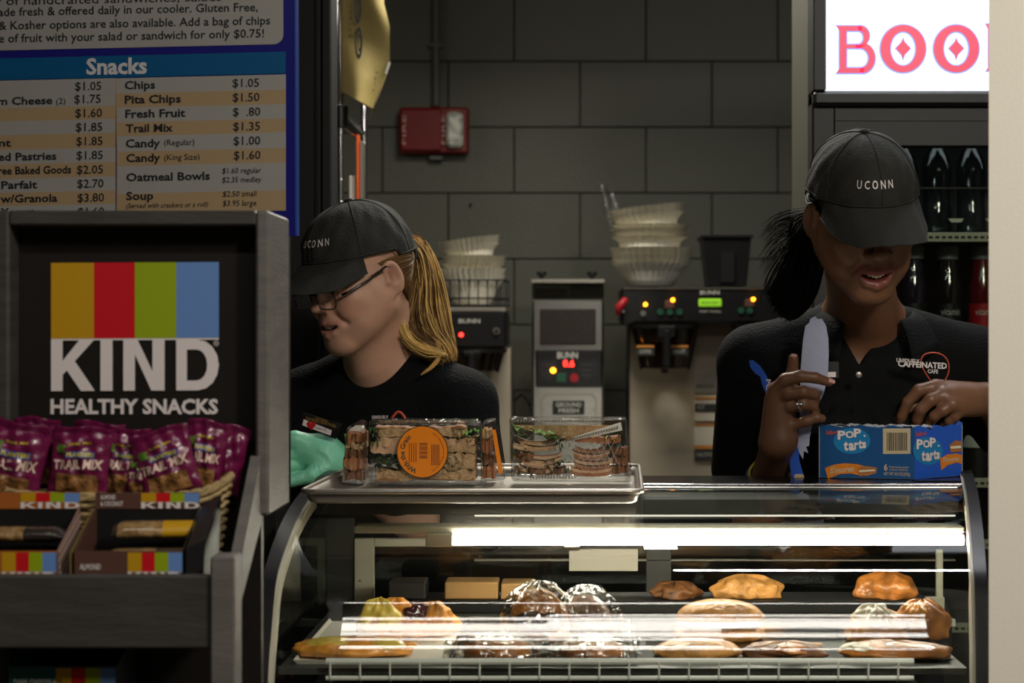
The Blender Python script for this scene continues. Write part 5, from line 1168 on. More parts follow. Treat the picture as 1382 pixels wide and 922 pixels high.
MB().slab([C2+up*.97+Vector((-.012, -.004, 0)), C2+up*.97, C2+up*1.05+Vector((0, 0, 0)), C2+up*1.12+Vector((-.014, -.002, 0))], (0, .001, 0)).build('torn_corner', 'box_blue_side', t)
# torn layers of the top and foil packets inside
q = MB(); rn = random.Random(5)
for k in range(26):
    f = rn.random(); g = .15+.7*rn.random(); c = A2+(B2-A2)*f+(D2-A2)*g*.5+up*(.985+.03*rn.random()); r_ = .006+.008*rn.random()
    q.grid(lambda u, v: c+Vector(((u-.5)*2.4*r_, (v-.5)*r_, .0035*math.sin(5*u+k)*math.sin(4*v+k))), 5, 4)
tag(q.build('torn_card_scraps', 'card_grey', t), None, kind='stuff')
for k in range(3):
    f0 = .08+.3*k; p0 = A2+(B2-A2)*f0+(D2-A2)*.2
    q = MB(); q.grid(lambda u, v: p0+(B2-A2)*.26*u+(D2-A2)*.55*v+up*(.93+.05*math.sin(9*u+k)*math.sin(5*v+k)), 12, 8)
    tag(q.build('foil_packet', 'foil', smooth=True), ['crinkled foil packet at the left inside the blue carton', 'crinkled foil packet in the middle inside the blue carton', 'crinkled foil packet at the right inside the blue carton'][k], 'foil packet', 'foil packets in the carton')
# ================================================================== implicit surfaces for bodies and clothes
class Field:
    def __init__(s, lo, hi, h):
        s.lo = np.array(lo, float); s.h = h; s.n = np.ceil((np.array(hi)-s.lo)/h).astype(int)+1
        s.a = np.full(s.n, .1, np.float32)
    def blk(s, lo, hi, pad):
        i0 = np.maximum(0, np.floor((np.array(lo)-pad-s.lo)/s.h).astype(int)); i1 = np.minimum(s.n, np.ceil((np.array(hi)+pad-s.lo)/s.h).astype(int)+1)
        if (i1 <= i0).any(): return None
        ax = [(s.lo[k]+s.h*np.arange(i0[k], i1[k])).astype(np.float32) for k in range(3)]
        return tuple(slice(i0[k], i1[k]) for k in range(3)), ax[0][:, None, None], ax[1][None, :, None], ax[2][None, None, :]
    def put(s, fn, lo, hi, k, sub=False):
        b = s.blk(lo, hi, k+3*s.h+.004)
        if b is None: return
        sl, X, Y, Z = b; d = fn(X, Y, Z).astype(np.float32); a = s.a[sl]
        if sub:
            h = np.maximum(k-np.abs(a+d), 0)/k; s.a[sl] = np.maximum(a, -d)+h*h*k*.25
        else:
            h = np.maximum(k-np.abs(a-d), 0)/k; s.a[sl] = np.minimum(a, d)-h*h*k*.25
    def cap(s, p, q, r0, r1, k=.01, sub=False):
        p = np.array(p, float); q = np.array(q, float); v = q-p; L = float(v@v)+1e-12; rm = max(r0, r1)
        def fn(X, Y, Z):
            t = np.clip(((X-p[0])*v[0]+(Y-p[1])*v[1]+(Z-p[2])*v[2])/L, 0, 1)
            return np.sqrt((X-p[0]-t*v[0])**2+(Y-p[1]-t*v[1])**2+(Z-p[2]-t*v[2])**2)-(r0+(r1-r0)*t)
        s.put(fn, np.minimum(p, q)-rm, np.maximum(p, q)+rm, k, sub)
    def ell(s, c, r, B=None, k=.01, sub=False):
        c = np.array(c, float); B = np.eye(3) if B is None else np.array(B, float)   # columns: local axes in world
        rm = float(max(r))
        def fn(X, Y, Z):
            x, y, z = X-c[0], Y-c[1], Z-c[2]; q = [(x*B[0, i]+y*B[1, i]+z*B[2, i]) for i in range(3)]
            k0 = np.sqrt((q[0]/r[0])**2+(q[1]/r[1])**2+(q[2]/r[2])**2); k1 = np.sqrt((q[0]/r[0]**2)**2+(q[1]/r[1]**2)**2+(q[2]/r[2]**2)**2)+1e-9
            return k0*(k0-1)/k1
        s.put(fn, c-rm, c+rm, k, sub)
    def mesh(s):
        a = s.a; neg = a < 0; n = s.n
        cnt = np.zeros(n-1, np.uint8)
        off = [(i, j, k) for i in (0, 1) for j in (0, 1) for k in (0, 1)]
        for o in off: cnt += neg[o[0]:n[0]-1+o[0], o[1]:n[1]-1+o[1], o[2]:n[2]-1+o[2]]
        act = (cnt > 0) & (cnt < 8); idx = np.argwhere(act)
        vid = np.full(n-1, -1, np.int32); vid[act] = np.arange(len(idx))
        cv = np.stack([a[idx[:, 0]+o[0], idx[:, 1]+o[1], idx[:, 2]+o[2]] for o in off], 1)
        O = np.array(off, float); acc = np.zeros((len(idx), 3)); num = np.zeros(len(idx))
        for i in range(8):
            for j in range(i+1, 8):
                if abs(O[i]-O[j]).sum() != 1: continue
                m = (cv[:, i] < 0) != (cv[:, j] < 0); t = cv[m, i]/(cv[m, i]-cv[m, j]); acc[m] += O[i]+t[:, None]*(O[j]-O[i]); num[m] += 1
        V = s.lo+s.h*(idx+acc/num[:, None]); Fs = []
        for ax in range(3):
            u, w_ = [(1, 2), (2, 0), (0, 1)][ax]
            sl0 = [slice(1, n[k]-1) for k in range(3)]; sl1 = list(sl0)
            sl0[ax] = slice(0, n[ax]-1); sl1[ax] = slice(1, n[ax])
            A = neg[tuple(sl0)]; Bn = neg[tuple(sl1)]; e = np.argwhere(A != Bn)
            if not len(e): continue
            s0 = A[tuple(e.T)]; g = e.copy()
            for k in range(3):
                if k != ax: g[:, k] += 1
            def cell(du, dw):
                c = g.copy(); c[:, u] -= du; c[:, w_] -= dw; return vid[tuple(c.T)]
            q = np.stack([cell(1, 1), cell(0, 1), cell(0, 0), cell(1, 0)], 1)
            q[~s0] = q[~s0][:, ::-1]; Fs.append(q)
        return V, np.concatenate(Fs)
def mesh_obj(name, V, Fq, material, parent, colors=None, smooth_it=0):
    if smooth_it:
        E = np.concatenate([Fq[:, [0, 1]], Fq[:, [1, 2]], Fq[:, [2, 3]], Fq[:, [3, 0]]]); E = np.concatenate([E, E[:, ::-1]])
        deg = np.bincount(E[:, 0], minlength=len(V)).clip(1)
        for _ in range(smooth_it):
            S = np.stack([np.bincount(E[:, 0], weights=V[E[:, 1], k], minlength=len(V)) for k in range(3)], 1)/deg[:, None]; V = V*.5+S*.5
    o0 = ORG.get(parent.name, Vector((0, 0, 0))); me = bpy.data.meshes.new(name)
    W = V-np.array(o0)
    me.vertices.add(len(W)); me.vertices.foreach_set('co', W.astype(np.float32).ravel())
    me.loops.add(Fq.size); me.loops.foreach_set('vertex_index', Fq.astype(np.int32).ravel())
    me.polygons.add(len(Fq)); me.polygons.foreach_set('loop_start', np.arange(0, Fq.size, 4, dtype=np.int32))
    me.update(calc_edges=True); me.polygons.foreach_set('use_smooth', [True]*len(Fq)); me.materials.append(MATS[material])
    if colors is not None:
        at = me.color_attributes.new('Col', 'FLOAT_COLOR', 'POINT'); C4 = np.ones((len(W), 4), np.float32); C4[:, :3] = colors; at.data.foreach_set('color', C4.ravel())
    o = bpy.data.objects.new(name, me); col.objects.link(o); o.parent = parent; ORG[o.name] = o0.copy(); me.validate(); return o
def basis(yaw, pitch, roll):
    """head axes: x to the person's right seen from behind-left (image left when facing us), y forward, z up; yaw 0 faces the camera (-Y)"""
    Rm = Matrix.Rotation(R(180+yaw), 3, 'Z') @ Matrix.Rotation(R(-pitch), 3, 'X') @ Matrix.Rotation(R(roll), 3, 'Y')
    return np.array(Rm)
class Head:
    def __init__(s, c, B, k): s.c = np.array(c, float); s.B = B; s.k = k
    def w(s, p): return s.c+s.B@(np.array(p, float)*s.k)
    def W(s, x, y, z): return Vector(s.w((x, y, z)))
    def loc(s, V): return ((V-s.c)@s.B)/s.k
def build_head(f, h, smile=1, lipscale=1.0, nose_w=1.0, jaw=1.0, mouth_open=.004, mwk=1.0):
    k = h.k
    def E(c, r, kk=.012, sub=False, rot=None):
        B = h.B if rot is None else h.B@np.array(rot)
        f.ell(h.w(c), [x*k for x in r], B, kk, sub)
    def C(a, b, r0, r1, kk=.01, sub=False): f.cap(h.w(a), h.w(b), r0*k, r1*k, kk, sub)
    E((0, -.012, .035), (.074, .096, .082), .01)
    E((0, .028, -.02), (.060, .060, .088), .03)
    for s in (-1, 1):
        C((s*.052*jaw, .0, -.045), (s*.018, .066, -.098), .02, .016, .035)
        C((s*.05*jaw, .015, -.02), (s*.042, .045, -.06), .02, .018, .03)
        E((s*.040, .060, -.022), (.022, .018, .018), .022)
    E((0, .074, -.100), (.020, .015, .015), .02)
    C((-.034, .079, .024), (.034, .079, .024), .011, .011, .016)
    for s in (-1, 1):
        E((s*.031, .104, .004), (.017, .017, .011), .012, True)
        E((s*.031, .0765, .003), (.014, .0125, .0125), .003)
    C((0, .086, .018), (0, .103, -.022), .0065, .0085, .012)
    E((0, .106, -.026), (.0105*nose_w, .0105, .0095), .008)
    for s in (-1, 1):
        E((s*.0125*nose_w, .094, -.030), (.0078, .010, .0075), .006)
        E((s*.0065*nose_w, .102, -.0375), (.0032, .0042, .003), .003, True)
    E((0, .070, -.062), (.030, .026, .024), .02)
    mw = .029*(1+.12*smile)*mwk
    # smile: corners pulled up
    zc = -.0615; up = .0085*smile
    ux = [(-mw, .074, zc+up), (-.014, .091, zc+.0040), (0, .0945, zc+.0036), (.014, .091, zc+.0040), (mw, .074, zc+up)]
    lx = [(-mw, .074, zc+up), (-.015, .089, zc-.0095-.005*smile), (0, .0925, zc-.0135-.005*smile), (.015, .089, zc-.0095-.005*smile), (mw, .074, zc+up)]
    if mouth_open:
        E((0, .094, zc-.0050+.1*up), (mw*.80, .016, mouth_open), .003, True)
    for P_, r in ((ux, (.002, .0036, .0038, .0036, .002)), (lx, (.002, .0046, .0056, .0046, .002))):
        for i in range(4): C(P_[i], P_[i+1], r[i]*lipscale, r[i+1]*lipscale, .004)
    # cheek folds
    for s in (-1, 1):
        E((s*.036, .066, -.040), (.016, .016, .015), .014)
        C((s*.018, .094, -.036), (s*.037, .077, -.060), .0004, .0004, .012, True)
    # ears
    for s in (-1, 1):
        rt = Matrix.Rotation(R(-12), 3, 'X') @ Matrix.Rotation(R(s*22), 3, 'Z')
        E((s*.079, -.010, -.002), (.0075, .019, .032), .005, rot=rt)
        E((s*.089, -.006, .005), (.010, .0115, .020), .002, True, rot=rt)
        E((s*.074, -.002, -.030), (.0055, .008, .009), .006)
        C((s*.079, .004, -.008), (s*.077, -.001, .001), .004, .003, .004)
    h.mw = mw; h.zc = zc; h.up = up
def teeth(h, parent, nm='teeth'):
    q = MB()
    for i in range(-4, 5):
        if i == 0 and False: continue
        x = i*.0052; y = .0915-.0045*(abs(i)/4)**2*2.2; w_ = .0049 if abs(i) > 0 else .0050; hgt = .0082-.0009*abs(i)*.6
        z = h.zc+.0012+h.up*.55*(abs(i)/4)**1.6
        a = h.W(x-w_/2, y, z); b = h.W(x+w_/2, y, z); c = h.W(x+w_/2*.85, y-.001, z-hgt); d_ = h.W(x-w_/2*.85, y-.001, z-hgt)
        bk = h.W(0, -.006, 0)-h.W(0, 0, 0); q.hexa([d_, c, c+bk, d_+bk], [a, b, b+bk, a+bk])
    return q.build(nm, 'teeth', parent, smooth=False)
def cap_mesh(h, parent, txt_m='print_white', wr=0, tsh=0.0):
    """six-panel cotton cap: crown, brim, button, seams, stitching band, lettering"""
    c0 = (0, -.010, .030); rx, ry, rz = .086, .106, .106
    rim = lambda a: .044+.003*math.cos(a)           # height of the lower edge; a=0 is the forehead
    def crown(a, t, o=0):
        # a azimuth from the forehead, t 0 at the top and 1 at the rim
        z1 = rim(a)-.012*(math.cos(a) < -.2); cth = (z1-c0[2])/rz; th = math.acos(max(-1, min(1, cth)))*t
        k_ = 1+.006*math.sin(6*a)*math.sin(math.pi*t)-.010*abs(math.cos(3*a))**10*math.sin(th)*.6
        wrk = .0016*math.sin(9*a+wr+5*t)*math.sin(7*t+2*a)+.0012*math.sin(17*a-11*t+wr)
        sh = 1+(.10 if math.cos(a) > 0 else .0)*max(0, math.sin(th))*max(0, math.cos(th))*2*math.cos(a)*(math.cos(a) > 0)
        r_ = (math.sin(th)**.92)*sh
        return h.W(c0[0]+(rx*k_+wrk+o)*r_*math.sin(a), c0[1]+(ry*k_+wrk+o)*r_*math.cos(a), c0[2]+(rz+o)*math.cos(th)*(1+.03*math.sin(th)))
    MB().grid(lambda u, v: crown(2*math.pi*u, .02+.98*v), 96, 30, cu=True).grid(lambda u, v: crown(-2*math.pi*u, .05+.95*v, -.002), 64, 16, cu=True).build('cap_crown', 'cap_cloth', parent, smooth=True)
    for k in range(6):
        a = math.pi/3*k+math.pi/6*0
        MB().tube([crown(a, .03+.97*i/20, .0006) for i in range(21)], .0009, 5).build('cap_seam', 'cap_cloth', parent, smooth=True)
        MB().lathe([(.0022, 0), (.0014, .001)], crown(a+math.pi/6, .48, .0006), 8).build('cap_eyelet', 'cap_cloth', parent) if False else None
    MB().tube([crown(2*math.pi*i/60, .985, .0008) for i in range(60)], .0014, 5, closed=True).build('cap_hem', 'cap_cloth', parent, smooth=True)
    q = MB(); lump(q, (0, 0, 0), (.007, .007, .005), 2, .02, None, 14, 8); tp = crown(0, .0001, .001); Bm = h.B
    q.v = [tuple(np.array(tp)+Bm@np.array(v)) for v in q.v]; q.build('cap_button', 'cap_cloth', parent, smooth=True)
    bw = .080
    def brimf(u, v, o=0):
        s_ = 2*u-1; a = s_*R(60); rimp = np.array(h.loc(np.array(crown(a, .985)))); L_ = .074*(1-abs(s_)**3.2)**.55
        base = rimp.copy(); x = base[0]*(1+.08*v); y = base[1]+L_*v; 
        z = base[2]-.002-L_*v*.34-.022*(x/bw)**2*(v**.6)*.9-.008*v*v
        return h.W(x, y-.002*(1-v), z+o)
    MB().grid(lambda u, v: brimf(u, v, .0012), 48, 16).grid(lambda u, v: brimf(1-u, v, -.0012), 48, 16).build('cap_brim', 'cap_cloth', parent, smooth=True)
    MB().tube([brimf(i/60, 1, 0) for i in range(61)], .0016, 6).build('brim_edge', 'cap_cloth', parent, smooth=True)
    q = MB()
    text(q, 'U C O N N', lambda x, y: crown(-x-tsh, y, .0016), -.33, .33, .80, .085*1.0, 0, .012, m=txt_m)
    # small serifs on the letters
    q.build('cap_lettering', txt_m, parent)
    return crown, brimf
def strands(name, guides, n, mtl, parent, r=.0011, seed=1, segs=18, tipr=.35, sides=4, kind='stuff'):
    """hair: each guide is a list of (point, spread); strands interpolate between neighbouring guides"""
    rn = random.Random(seed); q = MB(); G_ = []
    for g in guides:
        pts = [Vector(p) for p, s_ in g]; sp = [s_ for p, s_ in g]; L_ = len(pts)
        def ev(t, pts=pts, sp=sp, L_=L_):
            f = t*(L_-1); i = min(L_-2, int(f)); u = f-i; a = pts[max(0, i-1)]; b = pts[i]; c = pts[i+1]; d_ = pts[min(L_-1, i+2)]
            return .5*((2*b)+(-a+c)*u+(2*a-5*b+4*c-d_)*u*u+(-a+3*b-3*c+d_)*u**3), sp[i]*(1-u)+sp[i+1]*u
        G_.append(ev)
    for k in range(n):
        f = rn.random()*(len(G_)-1) if len(G_) > 1 else 0; i = min(len(G_)-2, int(f)) if len(G_) > 1 else 0; w_ = f-i
        off = Vector((rn.gauss(0, 1), rn.gauss(0, 1), rn.gauss(0, 1)))*.55; off2 = Vector((rn.gauss(0, 1), rn.gauss(0, 1), rn.gauss(0, .4)))*.25
        ln = 1-.12*rn.random()**2; pts = []; ph = rn.random()*6
        for j in range(segs):
            t = j/(segs-1)*ln; a, sa = G_[i](t)
            if len(G_) > 1: b, sb = G_[i+1](t); a = a.lerp(b, w_); sa = sa+(sb-sa)*w_
            pts.append(a+off*sa+off2*sa*math.sin(3*t+ph))
        rr_ = r*(.6+.8*rn.random()); q.tube(pts, [rr_*(1-(1-tipr)*(j/(segs-1))**3) for j in range(segs)], sides, cap=False)
    o = q.build(name, mtl, parent, smooth=True)
    if kind: o['kind'] = kind
    return o
def V3(p): return np.array(p, float)
def torso(f, o, N, hipz, yaw, chest=(.165, .105), waist=(.135, .095), sh=.165, shz=0.0, shy=0.0):
    """o: offset outward; N: neck base point (world); yaw of the body"""
    B = np.array(Matrix.Rotation(R(180+yaw), 3, 'Z'))
    w_ = lambda x, y, z: V3(N)+B@np.array((x, y, z))
    f.ell(w_(0, -.03, -.17), (chest[0]+o, chest[1]+o, .17+o), B, .03)
    f.ell(w_(0, -.02, -.07), (chest[0]*.86+o, chest[1]*.8+o, .075+o), B, .04)
    f.ell(w_(0, -.065, -.36), (waist[0]+o, waist[1]+o, .18+o), B, .06)
    f.ell(w_(0, -.12, -.50), (waist[0]*1.18+o, waist[1]*1.15+o, .13+o), B, .06)
    for s in (-1, 1):
        f.cap(w_(s*.03, -.02, .0), w_(s*sh, -.015+shy, -.062+shz), .045+o, .052+o, .05)
        f.ell(w_(s*.07, .065, -.19), (.06+o, .05+o, .06+o), B, .05)
    return w_
def finger(f, pts, r, k=.0025):
    for i in range(len(pts)-1): f.cap(pts[i], pts[i+1], r[i], r[i+1], k)
def legs_mesh(parent, hip, B, m, shoe='black_matte', z_h=.93):
    f = Field(hip+np.array((-.26, -.22, -hip[2]+.0)), hip+np.array((.26, .22, .12)), .008)
    f.ell(hip, (.17, .115, .12), B, .05)
    for s in (-1, 1):
        a = hip+B@np.array((s*.085, 0, -.03)); kn = hip+B@np.array((s*.10, .015, -.46)); an = hip+B@np.array((s*.11, -.01, -hip[2]+.09))
        f.cap(a, kn, .088, .062, .05); f.cap(kn, an, .064, .05, .04)
    V_, F_ = f.mesh(); mesh_obj('trousers', V_, F_, m, parent)
    for s in (-1, 1):
        g = Field(hip+B@np.array((s*.11, .05, 0))*1.0*np.array((1, 1, 0))*1+np.array((0, 0, 0))-np.array((.16, .16, 0))*1.0 if 0 else np.array((hip[0]-.32, hip[1]-.32, -.0)), np.array((hip[0]+.32, hip[1]+.32, .14)), .008)
        an = hip+B@np.array((s*.11, -.01, 0)); an[2] = .05; toe = hip+B@np.array((s*.125, .16, 0)); toe[2] = .035
        g.cap(an, toe, .045, .035, .01); V_, F_ = g.mesh(); mesh_obj('shoe', V_, F_, shoe, parent)
mat('skin_pale', (1, 1, 1, 1), .5, attr='Col', sss=.12, var=.03, vscale=60, bump=.05, bscale=300)
mat('skin_brown', (1, 1, 1, 1), .42, attr='Col', sss=.08, var=.04, vscale=60, bump=.05, bscale=300)
mat('cap_cloth', rgb(37, 37, 34), .9, var=.12, vscale=25, bump=.25, bscale=250, sheen=0)
mat('shirt_black', rgb(13, 14, 17), .9, spec=.2, bump=.3, bscale=180, sheen=0); mat('polo_black', rgb(13, 14, 16), .9, spec=.2, bump=.3, bscale=220, sheen=0); mat('trouser', rgb(24, 24, 28), .9)
mat('hair_blond', rgb(206, 164, 96), .5, spec=.3, var=.35, vscale=30); mat('hair_brownish', rgb(104, 76, 44), .6, spec=.2, var=.3, vscale=30); mat('hair_black', rgb(11, 10, 9), .6, spec=.15); mat('hair_light', rgb(236, 200, 120), .45, spec=.3)
mat('teeth', rgb(235, 225, 205), .3); mat('mouth_dark', rgb(60, 18, 18), .5); mat('glasses_frame', rgb(22, 20, 24), .25, coat=.6); mat('nail', rgb(225, 170, 160), .3, coat=.5)
mat('glove_teal', rgb(140, 226, 190), .45, bump=.5, bscale=30, var=.06, vscale=15, sss=.1); mat('badge_black', rgb(16, 16, 18), .3, coat=.4); mat('badge_gold', rgb(150, 120, 50), .4); mat('heart_red', rgb(190, 20, 30), .4); mat('logo_orange', rgb(205, 80, 50), .6); mat('band_yellow', rgb(225, 215, 50), .4); mat('band_blue', rgb(60, 90, 170), .4)

# ================================================================== left person: blond ponytail, glasses, black tee, teal glove
per = thing('person', 'person in black cap and glasses with a long blond ponytail, wearing a teal glove', 'person', (P(505, 0, 3.1).x, 3.1, 0))
hd = Head(P(486, 376, 3.0), basis(-45, 15, 0), .96)
N = V3(P(512, 466, 3.08)); body_yaw = -22
sk = Field(V3(P(380, 640, 3.2))-V3((.1, .42, .12)), V3((P(650, 0, 3.2).x+.02, 3.32, 1.73)), .0024)
build_head(sk, hd, smile=.9, lipscale=.95, nose_w=.95, mouth_open=.0062, mwk=1.08)
sk.cap(hd.w((0, -.03, -.05)), N+V3((.005, .01, -.02)), .050, .056, .03); sk.cap(hd.w((.02, .01, -.07)), N+V3((-.005, -.03, -.03)), .036, .045, .03)
wN = torso(sk, -.012, N+V3((0, 0, -.035)), .9, body_yaw, chest=(.15, .095), waist=(.12, .085), sh=.15)
# forearm reaching to the left over the counter; wrist enters the glove
elb = V3(P(560, 700, 3.02)); wri = V3(P(458, 634, 3.0)); shl = wN(-.165, -.02, -.07)
sk.cap(shl, elb, .042, .036, .02); sk.cap(elb, wri, .037, .026, .02)
V_, F_ = sk.mesh(); L_ = hd.loc(V_)
base = np.array([lin(205), lin(158), lin(134)]); Cc = np.tile(base, (len(V_), 1))
def paint(mask, colr, amt=1.0):
    m = np.clip(mask, 0, 1)[:, None]*amt; Cc[:] = Cc*(1-m)+np.array(colr)[None]*m
def g3(c, s_): return np.exp(-(((L_-np.array(c))/np.array(s_))**2).sum(1))
for s in (-1, 1): paint(g3((s*.045, .06, -.035), (.02, .03, .016)), (lin(205), lin(120), lin(105)), .35); paint(g3((s*.083, -.005, .004), (.008, .009, .015)), (lin(140), lin(78), lin(62)), .7)  # cheek blush; ear hollow redder, with its shade painted into the colour
lipm = np.clip(1.25-np.sqrt((L_[:, 0]/.030)**2+((L_[:, 2]-(hd.zc-.004+hd.up*(L_[:, 0]/.029)**2))/.0105)**2), 0, 1)*2.5*(L_[:, 1] > .074)
inner = np.clip(1-np.sqrt((L_[:, 0]/.028)**2+((L_[:, 2]-(hd.zc-.004+.4*hd.up*(L_[:, 0]/.027)**2))/.0050)**2), 0, 1)*4*((L_[:, 1] < .0925) & (L_[:, 1] > .06))
paint(lipm, (lin(176), lin(98), lin(92)), .6); paint(inner, (.05, .012, .012), .9)
for s in (-1, 1): paint(g3((s*.031, .087, -.0035), (.014, .008, .0022)), (.03, .02, .015), .85); paint(g3((s*.033, .088, .022), (.018, .02, .0035)), (lin(110), lin(80), lin(50)), .8)
mesh_obj('body', V_, F_, 'skin_pale', per, Cc, 1)
teeth(hd, per)
crownL, brimL = cap_mesh(hd, per, wr=1.3, tsh=.17)
# shirt
N2 = N+V3((0, 0, -.035))
sf_ = Field(V3((P(380, 0, 3.2).x-.12, 2.9, .86)), V3((P(660, 0, 3.2).x+.06, 3.44, 1.52)), .0045)
wN = torso(sf_, 0, N2, .9, body_yaw, chest=(.158, .10), waist=(.135, .10), sh=.152)
sf_.cap(wN(-.155, -.015, -.065), wN(-.19, .0, -.26)+V3((.0, 0, 0)), .055, .058, .03)
sf_.cap(wN(.155, -.015, -.065), wN(.19, .03, -.26), .055, .058, .03)
for k in range(7):  # soft folds
    a = wN(-.15+.03*k, .08, -.10-.02*(k % 3)); b = wN(-.10+.03*k, .10, -.28); sf_.cap(a, b, .004, .003, .012, True)
# neck opening
sf_.ell(N+V3((-.004, -.03, .016)), (.066, .074, .030), None, .006, True)
V_, F_ = sf_.mesh(); mesh_obj('t_shirt', V_, F_, 'shirt_black', per, None, 1)
hipL = V3((N[0]+.02, 3.2, .92)); legs_mesh(per, hipL, np.array(Matrix.Rotation(R(180+body_yaw), 3, 'Z')), 'trouser')
# glove
gf = Field(V3(P(330, 690, 3.0))-V3((.03, .12, .02)), V3(P(475, 575, 3.0))+V3((.0, .1, .02)), .0022)
W0 = V3(P(462, 628, 3.0)); kn = [V3(P(398+4*i, 594+15*i, 2.97+.008*i)) for i in range(4)]
gf.cap(V3(P(470, 636, 3.0)), V3(P(436, 614, 2.99)), .030, .036, .01)
for i in range(4):
    gf.cap(V3(P(436, 610+6*i, 2.99)), kn[i], .024, .0165, .012)
    pip = V3(P(366+5*i, 600+17*i, 2.96)); tip = V3(P(350+8*i, 622+15*i, 2.97)); finger(gf, [kn[i], pip, tip], [.0145, .0115, .0095])
th1 = V3(P(420, 642, 2.95)); gf.cap(V3(P(440, 628, 2.97)), th1, .02, .014, .01); gf.cap(th1, V3(P(392, 650, 2.94)), .013, .0105, .004)
for k in range(7): gf.cap(V3(P(404+6*k, 600+3*k, 2.952)), V3(P(412+7*k, 640+k, 2.945)), .0012, .001, .006, True)
V_, F_ = gf.mesh(); mesh_obj('glove', V_, F_, 'glove_teal', per, None, 1)
MB().tube([Vector(V3(P(466, 634, 3.0)))+Vector((.006*math.cos(a)+.0*a, .034*math.cos(a), .034*math.sin(a))) for a in [2*math.pi*i/24 for i in range(24)]], .0025, 5, closed=True).build('glove_cuff', 'glove_teal', per, smooth=True)
# glasses
def lens(s_, nm):
    pts = []
    for i in range(28):
        a = 2*math.pi*i/28; x = .0245*math.copysign(abs(math.cos(a))**.6, math.cos(a)); z = .0165*math.copysign(abs(math.sin(a))**.6, math.sin(a)); pts.append(hd.W(s_*.033+x, .106-.10*(abs(s_*.033+x))**1.6*1.1, -.013+z))
    MB().tube(pts, .0012, 6, closed=True).build('glasses_rim', 'glasses_frame', per, smooth=True)
    MB().tube(pts[1:14], .0021, 6).build('glasses_brow_bar', 'glasses_frame', per, smooth=True)
    MB().poly(pts).build('glasses_lens', 'lens_glass', per)
lens(-1, ''); lens(1, '')
MB().tube([hd.W(-.009, .106, -.006), hd.W(0, .109, -.003), hd.W(.009, .106, -.006)], .0016, 6).build('glasses_bridge', 'glasses_frame', per)
for s in (-1, 1):
    MB().tube([hd.W(s*.058, .090, -.008), hd.W(s*.067, .080, -.006), hd.W(s*.0775, .04, .006), hd.W(s*.080, .002, .020), hd.W(s*.080, -.012, .016)], [.0026, .0026, .0024, .002, .002], 6).build('glasses_temple', 'glasses_frame', per, smooth=True)
q = MB()
for f_ in (.45, .6): q.box(tuple(hd.W(-.0775, .055-.03*f_, .011)), tuple(hd.W(-.0775, .055-.03*f_, .011)+Vector((.0008, .0008, .004))))
for (a, b) in ((-.022, -.004), (-.025, -.012), (-.012, -.033)):
    o = MB(); lump(o, tuple(hd.W(-.0865, a, b)), (.0018, .0018, .0018), 1, 0, None, 8, 6); o.build('ear_stud', 'chrome', per, smooth=True)
# hair: scalp strands from temple and nape to the band, then the ponytail
def hs(x, y, z, o=.004): return hd.W(x, y, z)
band = hd.W(-.012, -.112, .018)
gu = []
for (x, y, z) in ((-.060, .045, .014), (-.069, .030, .004), (-.074, .012, .028), (-.072, -.030, -.015), (-.060, -.050, -.045), (-.03, -.07, -.06)):
    gu.append([(hd.W(x, y, z), .0015), (hd.W(x*1.10, y*.55-.02, z*.8+.010), .002), (hd.W(x*.98, -.060, z*.6+.012), .003), (band, .004)])
for i in range(len(gu)-1):
    if i == 1: continue
    strands('scalp_hair', gu[i:i+2], 110, 'hair_brownish', per, .0010, 11+i, 10, .8)
D_ = 3.09
def gp(*pp): return [(P(x, y, D_+dd), s_) for x, y, dd, s_ in pp]
B0 = (547, 322, .0, .006)
pony = [gp(B0, (556, 345, -.01, .010), (544, 385, -.03, .010), (535, 420, -.04, .010), (545, 452, -.06, .010), (575, 476, -.08, .008), (598, 480, -.09, .006)),
        gp(B0, (562, 345, -.01, .010), (562, 385, -.02, .012), (556, 425, -.03, .012), (566, 455, -.05, .010), (590, 470, -.06, .008), (596, 486, -.07, .006)),
        gp(B0, (568, 342, -.01, .010), (578, 380, -.02, .012), (580, 420, -.02, .012), (590, 450, -.03, .010), (604, 468, -.05, .008), (611, 484, -.05, .006)),
        gp(B0, (568, 330, .01, .010), (584, 362, .0, .010), (597, 405, .0, .010), (605, 440, -.01, .008), (611, 465, -.02, .006), (613, 484, -.03, .006))]
strands('ponytail', pony, 330, 'hair_blond', per, .0009, 5, 22)
strands('ponytail_highlights', pony, 110, 'hair_light', per, .0008, 6, 22)
strands('ponytail_underlayer', pony, 260, 'hair_brownish', per, .0010, 7, 22)
strands('ponytail_underlayer', [[(p, s_*1.5) for p, s_ in g] for g in pony[:2]], 160, 'hair_brownish', per, .0012, 8, 20)
strands('loose_lock', [gp((538, 392, -.06, .004), (538, 432, -.07, .004), (550, 462, -.08, .004), (576, 478, -.10, .004), (600, 476, -.10, .003)), gp((546, 400, -.06, .004), (546, 436, -.07, .004), (560, 462, -.08, .004), (586, 472, -.10, .004), (604, 482, -.10, .003))], 46, 'hair_light', per, .0005, 9, 18)
strands('loose_lock', [gp((590, 462, -.09, .003), (593, 480, -.10, .004), (584, 494, -.11, .003), (568, 506, -.11, .001))], 26, 'hair_blond', per, .0005, 10, 14)
MB().tube([Vector(band)+Vector((.010*math.cos(a), .012*math.sin(a)*.5, .015*math.sin(a))) for a in [2*math.pi*i/16 for i in range(16)]], .004, 6, closed=True).build('hair_tie', 'black_matte', per, smooth=True)
